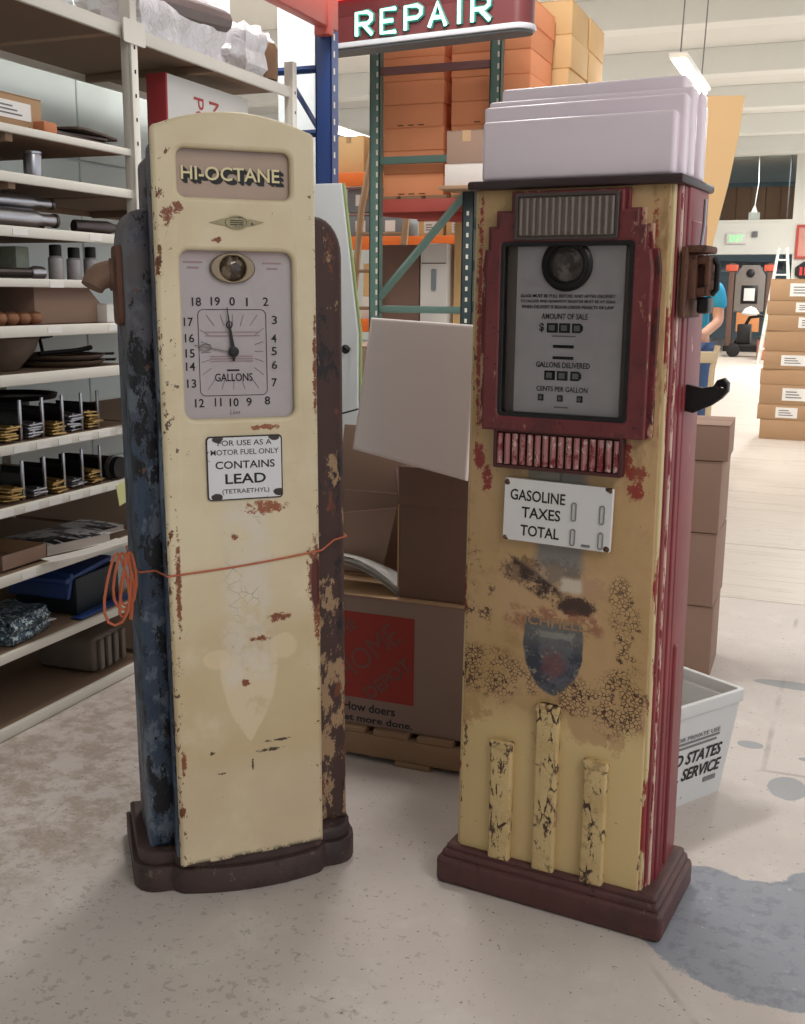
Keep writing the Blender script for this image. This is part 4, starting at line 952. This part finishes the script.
# ------------------------------------------------------------------ blue upright and red beam beyond the shelving
ur = thing('pallet_rack', 'blue steel rack upright with red beam overhead at the shelving end', 'rack', (-2.25, 4.5, 0))
b = BX((.0, 0, 0), (.078, .006, 3.2), .001); box(b, (0, 0, 0), (.005, .07, 3.2)); box(b, (.073, 0, 0), (.078, .07, 3.2))
up = obj('upright', b, BLUERACK, ur)
for k in range(20): obj('slot', BX((.0781, .022, 1.45+k*.07), (.0792, .034, 1.475+k*.07)), HOLEL, up, False)
obj('beam', BX((.03, -2.6, 2.47), (.085, .06, 2.62), .006), REDBEAM, ur)
obj('beam_clip', BX((.02, -.05, 2.44), (.09, .0, 2.64), .003), REDBEAM, ur)
for z in (2.05, 2.32): obj('brace', TB([(.0, .04, z), (-.5, .04, z)], .018, 6), BLUERACK, ur)
obj('brace', TB([(.0, .04, 2.06), (-.16, .04, 2.3)], .012, 6), BLUERACK, ur)
wpn = thing('display_board', 'tall glossy white board standing behind the blue rack upright', 'board', (-2.6, 5.0, 0))
obj('sheet', BX((-.11, 0, 0), (.1, .03, 2.75), .01), plain('gloss_white', (232, 236, 238), .15, 0, .04), wpn)
obj('edge_trim', BX((.1, -.003, 0), (.112, .033, 2.75), .003), STEEL, wpn)

# ------------------------------------------------------------------ neon sign
NX, NY, NZ = -2.25, 5.8, 2.69
ns = thing('neon_sign', 'dark red hanging sign with glowing turquoise neon letters', 'sign', (NX, NY, NZ), -7)
MAROON = plain('maroon_sign_face', (104, 44, 46), .4, 0, .15, 6); RIMW = plain('sign_rim_white', (200, 200, 206), .4); UND = plain('sign_underside', (96, 100, 104), .6)
def stad(x0, x1, z0, z1):
    r = (z1-z0)/2; P = [(x0, z0)]
    for k in range(13): t_ = R_(-90+180*k/12); P.append((x1-r+r*math.cos(t_), (z0+z1)/2+r*math.sin(t_)))
    P.append((x0, z1)); return P
def band(x0, x1, y0, y1, r):   # plan with rounded right end
    P = [(x0, y0)]
    for k in range(9): t_ = R_(-90+180*k/8); P.append((x1-r+r*math.cos(t_), (y0+y1)/2+(y1-y0)/2*math.sin(t_)))
    P.append((x0, y1)); return P
obj('face', PR(band(-.9, .605, 0, .16, .08), .035, .175, 'z'), MAROON, ns)
obj('upper_face', BX((-.9, .02, .175), (.47, .14, .85), .01), MAROON, ns)
obj('rim', PR(band(-.9, .615, -.012, .172, .085), .012, .04, 'z', .004), RIMW, ns)
obj('underside', PR(band(-.9, .6, .005, .155, .075), .0, .014, 'z'), UND, ns)
for x in (-.5, .3): obj('hanger', TB([(x, .08, .85), (x, .08, 2.31)], .012, 6), PRINT, ns)
NEON = Mat('turquoise_neon', (200, 255, 240), .4).emit((150, 255, 226), 3.2).end()
TEAL = plain('teal_letter_back', (60, 120, 110), .5)
RNEON = Mat('red_neon', (255, 90, 80), .4).emit((255, 50, 40), 4).end()
STK = {'R': [[(0, 0), (0, 1), (.6, 1), (.8, .86), (.8, .64), (.6, .5), (0, .5)], [(.35, .5), (.85, 0)]], 'E': [[(.75, 0), (0, 0), (0, 1), (.75, 1)], [(0, .5), (.6, .5)]], 'P': [[(0, 0), (0, 1), (.6, 1), (.8, .86), (.8, .62), (.6, .48), (0, .48)]], 'A': [[(0, 0), (.42, 1), (.84, 0)], [(.18, .38), (.66, .38)]], 'I': [[(0, 0), (0, 1)]]}
LX = [('R', -.41), ('E', -.25), ('P', -.1), ('A', .045), ('I', .223), ('R', .30)]
for ch, x in LX:
    g = new()
    for stx in STK[ch]: tube(g, [(x+a*.118, -.02, .062+b_*.118) for a, b_ in stx], .0095, 8)
    bx_ = new()
    for stx in STK[ch]: tube(bx_, [(x+a*.118, -.004, .062+b_*.118) for a, b_ in stx], .021, 6)
    lb = obj('letter_back', bx_, TEAL, ns); obj('neon_letter', g, NEON, lb)
obj('red_neon_line', TB([(-.6, .0, .275), (.4, .0, .275)], .009, 8), RNEON, ns)

# ------------------------------------------------------------------ green rack frame with cartons
gf = thing('green_rack', 'green steel rack frame with slotted posts and diagonal brace', 'rack', (0, 0, 0))
for x in (-2.84, -2.06):
    b = BX((x-.034, 6.5, 0), (x+.034, 6.506, 2.98), .001); box(b, (x-.034, 6.5, 0), (x-.028, 6.56, 2.98)); box(b, (x+.028, 6.5, 0), (x+.034, 6.56, 2.98))
    p = obj('post', b, GREEN, gf)
    for k in range(30): obj('slot', BX((x+.012, 6.4985, .95+k*.066), (x+.024, 6.5, .98+k*.066)), HOLEL, p, False)
for z in (2.70, 2.17, 1.255, .4): obj('crossbar', BX((-2.806, 6.505, z-.022), (-2.094, 6.545, z+.022), .004), GREEN if z < 2.5 else plain('red_grey_bar', (128, 92, 92), .5), gf)
obj('diagonal', TB([(-2.81, 6.525, 1.33), (-2.09, 6.525, 2.12)], .026, 4), GREEN, gf)
for z in (1.86,):
    obj('deck_beam', BX((-2.9, 6.56, z), (-1.85, 6.61, z+.08), .004), REDBEAM, gf)
    obj('deck_beam', BX((-2.9, 7.4, z), (-1.85, 7.45, z+.08), .004), REDBEAM, gf)
    for k in range(6): obj('deck_board', BX((-2.86+k*.17, 6.57, z+.08), (-2.86+k*.17+.14, 8.25, z+.10), .003), WOOD, gf)
obj('deck_rail', xf(BX((-.5, 0, 0), (.5, .04, .07), .004), T_(-2.37, 6.63, 1.80) @ RY(5)), REDBEAM, gf)
for x in (-2.86, -2.0):
    obj('rear_post', BX((x-.03, 8.2, 0), (x+.03, 8.26, 2.9), .003), GREEN, gf)
dk = thing('dark_post', 'dark green slotted post with shelf clips beside the yellow pump', 'post', (-2.11, 6.2, 0))
b = BX((-.036, 0, 0), (.036, .006, 1.94), .001); box(b, (-.036, 0, 0), (-.03, .06, 1.94)); box(b, (.03, 0, 0), (.036, .06, 1.94)); pd = obj('post', b, DKGREEN, dk)
for k in range(14): obj('slot', BX((-.008, -.002, 1.0+k*.062), (.006, 0, 1.024+k*.062)), HOLEL, pd, False)
for z in (1.76, 1.52, 1.28): obj('shelf_clip', BX((.036, 0, z-.03), (.075, .04, z+.03), .004), DKGREEN, dk)
zc = 1.961; ordn = ['bottom', 'second', 'third', 'fourth', 'fifth', 'sixth', 'seventh', 'eighth']
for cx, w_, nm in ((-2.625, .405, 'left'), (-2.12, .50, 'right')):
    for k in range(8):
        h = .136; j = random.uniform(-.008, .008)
        t = carton('neon-tinted orange carton, %s from the deck in the %s column behind the green frame' % (ordn[k], nm), cx+j, 6.86, zc+k*(h+.0025), w_, .5, h, CARD_NEON_TINT, random.uniform(-1, 1), 'neon-tinted orange cartons on the green rack', tape=False)
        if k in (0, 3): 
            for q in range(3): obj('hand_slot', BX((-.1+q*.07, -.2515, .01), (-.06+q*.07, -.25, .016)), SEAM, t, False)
# tan cartons whose sides face the aisle
for c_ in range(2):
    for k in range(6):
        h = .2
        carton('tan carton, %s layer, %s column of the stack behind the orange cartons' % (ordn[k], ('nearer', 'farther')[c_]), -2.02+random.uniform(-.01, .01), 7.38+c_*.5, zc+.0+k*(h+.003), .5, .47, h, CARD_TAN, random.uniform(-1, 1), 'tan cartons behind the orange ones', tape=False)
# small carton and grey box on the dark post's shelf
shb = thing('small_shelf', 'small wooden shelf bracketed to the dark green post', 'shelf', (-2.1, 6.1, 1.942)); obj('board', BX((-.14, -.05, 0), (.16, .2, .02), .002), WOOD, shb); obj('bracket', BX((-.03, .1, -.0), (.03, .14, .0), 0), DKGREEN, shb)
carton('plain white box standing on the small shelf by the yellow pump', -2.1, 6.18, 1.963, .24, .18, .12, plain('pale_box', (205, 196, 190), .7), 0, tape=False)
carton('brown carton on top of the plain white box beside the pump topper', -2.09, 6.18, 2.085, .24, .18, .18, CARD_GREY, 0, tape=True)
# big brown carton and white cabinet lower down
carton('big brown carton standing behind the green diagonal brace', -2.93, 7.3, 0, .37, .5, 1.68, CARD_DARK, 0, tape=False)
wc = thing('white_cabinet', 'white cabinet with a slim handle beside the big brown carton', 'cabinet', (-2.64, 7.3, 0))
obj('body', BX((-.095, -.25, 0), (.1, .25, 1.69), .008), plain('white_cabinet', (226, 220, 214), .4, 0, .04), wc)
obj('handle', BX((-.01, -.27, 1.38), (.025, -.25, 1.52), .006), GREYBIN, wc); obj('drawer_gap', BX((-.085, -.2515, 1.555), (.09, -.249, 1.562)), SEAM, wc)
carton('tall tan carton squeezed beside the white cabinet', -2.42, 7.3, 0, .18, .4, 1.22, CARD_TAN, 0, tape=False)
carton('upper tan carton on the tall one beside the white cabinet', -2.42, 7.3, 1.224, .18, .4, .6, CARD_TAN, 0, tape=False)
# far orange rack seen at the left of the green post
fr_ = thing('orange_rack', 'far rack with bright orange beams and grey bins', 'rack', (0, 0, 0))
for x in (-4.7, -3.15): obj('post', BX((x-.04, 9.4, 0), (x+.04, 9.5, 3.4), .004), GREEN, fr_)
for z in (2.32, 1.75, 1.0): obj('beam', BX((-4.66, 9.38, z), (-3.11, 9.44, z+.12), .005), ORANGE, fr_); obj('deck', BX((-4.66, 9.44, z+.08), (-3.11, 10.2, z+.1)), BOARD, fr_)
for x, nm in ((-4.28, 'left'), (-3.98, 'right')):
    for z, lv in ((1.856, 'lower'), (2.09, 'upper')):
        t = thing('grey_bin', 'grey plastic bin with white label, %s %s on the orange rack' % (lv, nm), 'bin', (x, 9.66, z), 0, 'grey bins on the orange rack')
        obj('body', BX((-.14, -.18, 0), (.14, .18, .21), .012), GREYBIN, t); obj('lid', BX((-.145, -.185, .21), (.145, .185, .228), .005), plain('bin_lid', (170, 140, 138), .5), t); obj('label', BX((-.05, -.183, .06), (.05, -.18, .16)), WHITE, t, False)
carton('tan carton with white label, left of two on the orange beam shelf', -3.6, 9.68, 1.852, .24, .3, .2, CARD_TAN, 0, lab=(0, .1, .13, .1), tape=False)
carton('tan carton with white label, right of two on the orange beam shelf', -3.33, 9.68, 1.852, .24, .3, .2, CARD_TAN, 0, lab=(0, .1, .13, .1), tape=False)
for k, (x, z, w_, h, m_, nm) in enumerate(((-4.12, 1.1, .3, .22, WHITE, 'white carton on the low shelf of the orange rack'), (-4.12, 1.325, .26, .3, CARD_TAN, 'tan carton on top of the white one on the orange rack'), (-4.15, 0, .5, .6, CARD_TAN, 'large tan carton on the floor under the orange rack'), (-4.0, 2.42, .3, .4, CARD_DARK, 'dark brown carton on the top beam of the orange rack'), (-4.4, 2.42, .3, .35, CARD_TAN, 'pale tan carton on the top beam of the orange rack'))):
    carton(nm, x, 9.66, z+.001, w_, .36, h, m_, 0, tape=(k % 2 == 0))
ld = thing('wooden_ladder', 'weathered wooden ladder leaning left of the green post', 'ladder', (-3.86, 8.6, 0), 0)
obj('rail', TB([(-.12, -.2, 0), (-.06, .1, 2.05), (-.0, .4, 3.0)], .03, 6), OLDWOOD, ld); obj('rail', TB([(.3, -.2, 0), (.36, .1, 2.05), (.42, .4, 3.0)], .03, 6), OLDWOOD, ld)
for k in range(9): z = .3+k*.31; obj('rung', TB([(-.12+.04*z, -.2+.146*z+(.0 if z < 2 else .06), z), (.3+.04*z, -.2+.146*z+(.0 if z < 2 else .06), z)], .016, 6), OLDWOOD, ld)

# ------------------------------------------------------------------ behind and beside the yellow pump
for k, (z, h, nm) in enumerate(((0, .266, 'bottom'), (.270, .262, 'second'), (.536, .252, 'third'), (.792, .125, 'topmost'))):
    carton('brown carton behind the yellow pump, %s of the stack' % nm, -.525+(.012 if k == 3 else 0), 3.99, z, .33, .3, h, CARD_GREY, 2 if k == 3 else random.uniform(-1.5, 1.5), 'stack behind the yellow pump', tape=False)
TUBW = plain('corrugated_plastic', (206, 206, 206), .4, 0, .1, 12, dark=((160, 158, 152), .64))
tbm = thing('mail_tub', 'white corrugated plastic mail tub on the floor beside the yellow pump', 'tub', (-.435, 2.83, 0), 57)
def taper_box(w0, d0, w1, d1, h, th):
    b = new()
    def ring(w_, d_, z): return [b.verts.new((sx*w_/2, sy*d_/2, z)) for sx, sy in ((-1, -1), (1, -1), (1, 1), (-1, 1))]
    A, Bq, C, D = ring(w0, d0, 0), ring(w1, d1, h), ring(w1-th*2, d1-th*2, h), ring(w0-th*2, d0-th*2, th)
    b.faces.new(A[::-1]); b.faces.new(D)
    for P_, Q in ((A, Bq), (Bq, C), (C, D)):
        for k in range(4): b.faces.new((P_[k], P_[(k+1) % 4], Q[(k+1) % 4], Q[k]))
    return b
obj('shell', taper_box(.40, .24, .455, .295, .268, .006), TUBW, tbm, False)
b = sheet([rr(-.238, -.158, .238, .158, .012), rr(-.224, -.144, .224, .144, .01)], 0, .035, .003); xf(b, T_(0, 0, .270) @ RX(90)); obj('rim', b, TUBW, tbm)
FRM = T_(0, -.1205, 0) @ RX(5.9)
for s_, x, z, w_, h in (('UNITED STATES', .025, .142, .31, .036), ('POSTAL SERVICE', .025, .094, .32, .036)):
    obj('lettering', xf(text(s_, x, z, w_, h, -.001, .02, .25), FRM), BLACK, tbm, False)
obj('lettering', xf(text('NOT FOR PRIVATE USE', .04, .204, .24, .012, -.001, .01), FRM), PRINT, tbm, False)
for z, w_ in ((.187, .24), (.174, .22)): obj('fine_print', xf(BX((.04-w_/2, -.0015, z), (.04+w_/2, 0, z+.006)), FRM), PRINT, tbm, False)
obj('fine_print', xf(BX((.12, -.0015, .05), (.17, 0, .064)), FRM), PRINT, tbm, False)
obj('papers', BX((-.12, -.08, .008), (.14, .08, .20), .004), WHITE, tbm)
# cabinet hidden behind the yellow pump, with the cardboard sheet on top
cb = thing('storage_cabinet', 'tall tan cabinet mostly hidden behind the yellow pump', 'cabinet', (-1.42, 8.0, 0))
obj('body', BX((-.4, 0, 0), (.345, .5, 1.66), .008), CARD_TAN, cb); obj('door', BX((-.39, -.012, .05), (.0, 0, 1.64), .003), CARD_TAN, cb); obj('door', BX((.005, -.012, .05), (.335, 0, 1.64), .003), CARD_TAN, cb)
cs = tag(obj('cardboard_sheet', sheet([[(-.3, 0), (.47, 0), (.51, .22), (.56, .47), (.61, .80), (.63, 1.06), (-.3, 1.10)]], 0, .012, .002), plain('tan_sheet', (232, 196, 146), .85, 0, .06, 3)), 'tall tan cardboard sheet standing above the right side of the yellow pump', 'cardboard sheet')
cs.location = (-1.42, 8.2, 1.662)
carton('wide tan carton beside the tall cardboard sheet', -1.5, 8.36, 1.662, .42, .2, 1.22, CARD_TAN, 0, tape=False)
# stack of labelled cartons in the aisle
hs = [.19, .145, .19, .145, .17, .19, .15, .13, .20]; z = 0
nmz = ['lowest', 'second from the floor', 'third from the floor', 'fourth from the floor', 'fifth from the floor', 'sixth from the floor', 'third from the top', 'second from the top', 'topmost']
for k, h in enumerate(hs):
    lb = {0: None, 1: (-.1, .07, .2, .1), 2: (-.05, .1, .22, .12), 4: (-.1, .085, .22, .1), 6: (.02, .08, .22, .1), 7: (.0, .07, .22, .09), 8: (-.08, .1, .22, .12)}.get(k)
    carton('brown labelled aisle carton, %s of its stack' % nmz[k] if lb else 'brown plain aisle carton, %s of its stack' % nmz[k], -.36+random.uniform(-.015, .015)-(.0 if k < 6 else -.01), 11.3, z, .74, .5, h, CARD, random.uniform(-1.5, 1.5), 'carton stack in the aisle', tape=False, lab=lb)
    z += h+.002

# ------------------------------------------------------------------ person, chair and machines far off in the aisle
def skin(name, verts, edges, rad, mat, parent=None, sub=2):
    me = bpy.data.meshes.new(name); me.from_pydata(verts, edges, []); o = bpy.data.objects.new(name, me); COL.objects.link(o)
    o.modifiers.new('s', 'SKIN'); sl = me.skin_vertices[0].data
    for v, r in zip(sl, rad): v.radius = (r, r) if not isinstance(r, tuple) else r
    sl[0].use_root = True
    m = o.modifiers.new('u', 'SUBSURF'); m.levels = m.render_levels = sub
    dg = bpy.context.evaluated_depsgraph_get(); me2 = bpy.data.meshes.new_from_object(o.evaluated_get(dg))
    bpy.data.objects.remove(o); me2.name = name; me2.materials.clear(); me2.materials.append(mat)
    for p in me2.polygons: p.use_smooth = True
    o = bpy.data.objects.new(name, me2); COL.objects.link(o)
    if parent: o.parent = parent
    return o
SKIN = plain('skin', (206, 160, 138), .55); SHIRT = plain('blue_shirt', (42, 158, 206), .8, 0, .15, 8); JEAN = plain('blue_jeans', (62, 92, 140), .8, 0, .2, 20); HAIR = plain('hair_brown', (70, 52, 42), .7); SHOE = plain('shoe', (40, 38, 38), .6)
pr = thing('person', 'person in a bright blue shirt and jeans working beyond the pump', 'person', (-1.2, 9.3, 0), -12)
bv = [(0, 0, .98), (0, .0, 1.15), (0, .0, 1.34), (0, 0, 1.46), (0, -.02, 1.55), (0, -.03, 1.66), (0, -.03, 1.75),
      (.19, 0, 1.42), (.25, -.05, 1.16), (.20, -.26, 1.06), (.18, -.33, 1.05), (-.19, 0, 1.42), (-.26, -.05, 1.16), (-.12, -.26, 1.10), (-.08, -.33, 1.10),
      (.10, 0, .93), (.11, -.03, .5), (.11, .02, .09), (.11, -.13, .04), (-.10, 0, .93), (-.12, -.03, .5), (-.12, .02, .09), (-.12, -.13, .04)]
be = [(0, 1), (1, 2), (2, 3), (3, 4), (4, 5), (5, 6), (3, 7), (7, 8), (8, 9), (9, 10), (3, 11), (11, 12), (12, 13), (13, 14), (0, 15), (15, 16), (16, 17), (17, 18), (0, 19), (19, 20), (20, 21), (21, 22)]
brd = [(.15, .11), (.14, .1), (.16, .11), (.12, .09), .055, .085, .065, .06, .045, .038, .035, .06, .045, .038, .035, .085, .06, .042, .035, .085, .06, .042, .035]
skin('body', bv, be, brd, SKIN, pr)
skin('shirt', [(0, 0, .96), (0, 0, 1.15), (0, 0, 1.34), (0, 0, 1.455), (.20, 0, 1.42), (.245, -.03, 1.24), (-.20, 0, 1.42), (-.255, -.03, 1.24)], [(0, 1), (1, 2), (2, 3), (3, 4), (4, 5), (3, 6), (6, 7)], [(.17, .13), (.165, .12), (.18, .128), (.125, .1), .075, .068, .075, .068], SHIRT, pr)
skin('jeans', [(0, 0, .98), (.10, 0, .90), (.11, -.03, .5), (.11, .02, .10), (-.10, 0, .90), (-.12, -.03, .5), (-.12, .02, .10)], [(0, 1), (1, 2), (2, 3), (0, 4), (4, 5), (5, 6)], [(.155, .12), .1, .078, .062, .1, .078, .062], JEAN, pr)
obj('hair', LT([(.03, .1), (.075, .085), (.1, .03), (.102, -.03), (.085, -.08), (.06, -.1)], 20, T_(0, .005, 1.70)), HAIR, pr)
for x in (.11, -.12): obj('shoe', BX((x-.05, -.2, 0), (x+.05, .09, .085), .03, 3), SHOE, pr)
for dx in (-.035, .035): obj('eye', LT([(.001, 0), (.008, .002), (.001, .008)], 10, T_(dx, -.112, 1.66) @ RX(90)), BLACK, pr)
for sx in (-1, 1):
    for k in range(4): obj('finger', TB([(.18*(1 if sx > 0 else -.45)+(k-1.5)*.018, -.345, 1.055 if sx > 0 else 1.10), (.18*(1 if sx > 0 else -.45)+(k-1.5)*.02, -.39+.006*k, 1.045 if sx > 0 else 1.09), (.18*(1 if sx > 0 else -.45)+(k-1.5)*.02, -.40+.006*k, 1.02 if sx > 0 else 1.065)], [.009, .0085, .007], 6), SKIN, pr)
    obj('thumb', TB([(.18*(1 if sx > 0 else -.45)-sx*.03, -.33, 1.06 if sx > 0 else 1.10), (.18*(1 if sx > 0 else -.45)-sx*.05, -.36, 1.05 if sx > 0 else 1.09)], [.011, .008], 6), SKIN, pr)
BEIGE = plain('beige_wood', (206, 184, 150), .6, 0, .1)
ch = thing('wooden_chair', 'beige wooden chair with white slanted armrest in front of the person', 'chair', (-.93, 7.55, 0), 12)
obj('seat', BX((-.15, -.2, .43), (.15, .2, .47), .01), BEIGE, ch)
for x in (-.12, .12): obj('leg', BX((x-.02, -.19, 0), (x+.02, -.15, .43), .004), BEIGE, ch)
for x in (-.12, .12): obj('leg', TB([(x, .17, 0), (x, .18, .45), (x+.02, .26, .86), (x+.05, .28, 1.02)], .022, 6), BEIGE, ch)
obj('backrest', BX((-.13, .24, .90), (.16, .26, .98), .01), BEIGE, ch)
obj('armrest', xf(BX((-.02, -.28, 0), (.02, .22, .03), .006), T_(-.15, .0, .80) @ RX(28)), WHITE, ch)
# grey upright machine with dial
mc = thing('upright_machine', 'grey upright machine with framed white dial and orange lower panel', 'machine', (-2.35, 29.0, 0))
GM = plain('grey_machine', (130, 122, 116), .6, 0, .2, 3); BRM = plain('brown_upright', (110, 82, 72), .7, 0, .2, 3)
for x in (-.46, .46): obj('upright', BX((x-.07, 0, 0), (x+.07, .3, 2.2), .01), BRM, mc); obj('top_lamp', BX((x-.15, -.05, 2.0), (x+.15, .1, 2.16), .02), plain('red_lamp', (214, 96, 70), .5), mc)
obj('front_panel', PR([(-.36, 1.0), (.36, 1.0), (.36, 1.9), (.2, 2.15), (-.2, 2.15), (-.36, 1.9)], -.02, .2, 'y', .01), GM, mc)
dg_ = obj('dial_frame', BX((-.2, -.05, 1.2), (.2, -.02, 1.65), .01), BLACKM, mc); obj('dial_face', BX((-.13, -.06, 1.27), (.13, -.045, 1.58), .005), WHITE, dg_)
obj('sight_glass', LT([(.1, 0), (.1, .04), (.06, .06)], 18, T_(0, -.02, 1.95) @ RX(90)), BLACKM, mc)
obj('orange_panel', BX((-.28, -.01, .5), (.28, .1, .98), .01), plain('orange_panel', (214, 140, 86), .6), mc); obj('foot', BX((-.55, -.1, 0), (.55, .4, .14), .01), BLACKM, mc)
ct_ = thing('black_cart', 'black hand cart in front of the grey upright machine', 'cart', (-2.1, 26.5, 0))
obj('bed', BX((-.4, -.3, .2), (.5, .3, .3), .02), BLACKM, ct_); obj('handle', TB([(-.3, .0, .3), (.0, 0, .9), (.3, 0, .95)], .04, 8), BLACKM, ct_)
for x in (-.3, .4): obj('wheel', LT([(.12, -.04), (.15, -.03), (.15, .03), (.12, .04)], 16, T_(x, -.3, .15) @ RX(90)), BLACKM, ct_)
obj('load', BX((-.25, -.2, .3), (.05, .2, .75), .03), BLACKM, ct_); obj('white_bag', LT([(.16, 0), (.2, .05), (.12, .16), (.02, .2)], 14, T_(.0, 0, .95)), WHITE, ct_)
lp_ = thing('brick_red_drum', 'brick red drum beside the black hand cart', 'drum', (-1.55, 25.5, 0)); obj('body', LT([(.26, 0), (.28, .02), (.28, .42), (.26, .45)], 20), plain('drum', (196, 120, 98), .6), lp_); obj('lid', LT([(.27, .45), (.29, .46), (.29, .49), (.2, .5)], 20), BLACKM, lp_)
sl_ = thing('step_ladder', 'pale folding step ladder behind the aisle carton stack', 'ladder', (-1.35, 24.0, 0))
for s_ in (-1, 1):
    for y in (-.02, .02): obj('rail', TB([(s_*.32, y*14, 0), (s_*.08, y, 2.35)], .03, 6), plain('pale_aluminium', (206, 210, 200), .5), sl_)
for k in range(7): z = .3+k*.3; u = z/2.35; obj('step', BX((-.32+.24*u, -.28*(1-u)-.05, z), (.32-.24*u, -.28*(1-u)+.05, z+.03)), plain('pale_step', (206, 210, 200), .5), sl_)
pi = thing('pipe_run', 'grey blue pipes hanging under the lintel of the far opening', 'pipes', (-2.5, 31.0, 2.05))
for k in range(4): obj('pipe', TB([(-1.2, .2*k, .08*k), (1.0, .2*k+.1, .06*k)], .05, 8), plain('pipe_grey', (120, 134, 144), .5), pi)
for x in (-1, .8): obj('hanger', TB([(x, 0, 0), (x, 0, 2.96)], .02, 5), PRINT, pi)
# far wall: exit sign, posters, office lamp and paper
ex = thing('exit_sign', 'white exit sign with green lit letters over the far opening', 'sign', (-2.85, 29.96, 2.85))
obj('case', BX((-.25, -.06, -.14), (.25, .04, .14), .01), WHITE, ex); obj('lettering', text('EXIT', 0, 0, .34, .16, -.062, 0), Mat('green_lit', (120, 230, 140), .5).emit((90, 240, 120), 1.2).end(), ex, False)
cmx = thing('wall_box', 'small grey box mounted beside the exit sign', 'box', (-2.4, 29.96, 2.95)); obj('case', BX((-.07, -.06, -.07), (.07, .04, .07), .01), GREYBIN, cmx); obj('cover', BX((-.05, -.07, -.05), (.05, -.06, .05), .004), PRINT, cmx)
po = thing('framed_poster', 'red framed poster on the far wall above the black sign', 'poster', (-1.05, 29.96, 2.75)); obj('frame', sheet([rr(-.34, -.42, .34, .42, .01), rr(-.28, -.36, .28, .36, .01)], -.05, .04, .005), plain('red_frame', (196, 70, 58), .5), po); obj('picture', BX((-.29, -.0, -.37), (.29, .02, .37)), plain('poster_pink', (226, 164, 150), .6, 0, .5, 3), po)
pn = thing('octagonal_sign', 'black octagonal sign with red marks on the far wall', 'sign', (-1.02, 29.95, 2.02))
obj('plate', sheet([[(.36*math.cos(R_(22.5+45*k)), .26*math.sin(R_(22.5+45*k))) for k in range(8)]], -.05, .04, .01), BLACKM, pn)
for k in range(4): obj('red_mark', BX((-.22+k*.11, -.06, -.1), (-.16+k*.11, -.045, .1)), Mat('red_mark', (230, 50, 50), .5).emit((230, 40, 40), .6).end(), pn)
of = thing('pendant_lamp', 'white bulb on a long cord behind the far office window', 'lamp', (-2.55, 31.2, 3.55)); obj('cord', TB([(0, 0, .2), (.06, 0, .8), (.03, 0, 1.45)], .015, 5), WHITE, of); area_light((0, -.72, 1.43), 1.5, .3, 90, parent=of); obj('bulb', LT([(.02, -.1), (.09, -.05), (.1, .02), (.06, .1), (.02, .2)], 14), WHITE, of)  # hidden area light added near the ceiling to brighten the office, apart from the bulb
np_ = thing('paper_notice', 'white paper notice standing behind the far office window', 'paper', (-2.5, 30.6, 3.121)); obj('sheet', BX((-.14, 0, 0), (.14, .01, .42)), WHITE, np_); obj('stand', BX((-.03, .01, 0), (.03, .08, .2)), PRINT, np_)
# lamps
lamp('bright fluorescent lamp hanging right of the pump topper', -1.36, 9.6, 3.1, 1.5, 70, 1.52)
lamp('fluorescent lamp glowing at the left beside the wooden ladder', -6.2, 13.5, 3.35, 2.4, 220, 1.27)
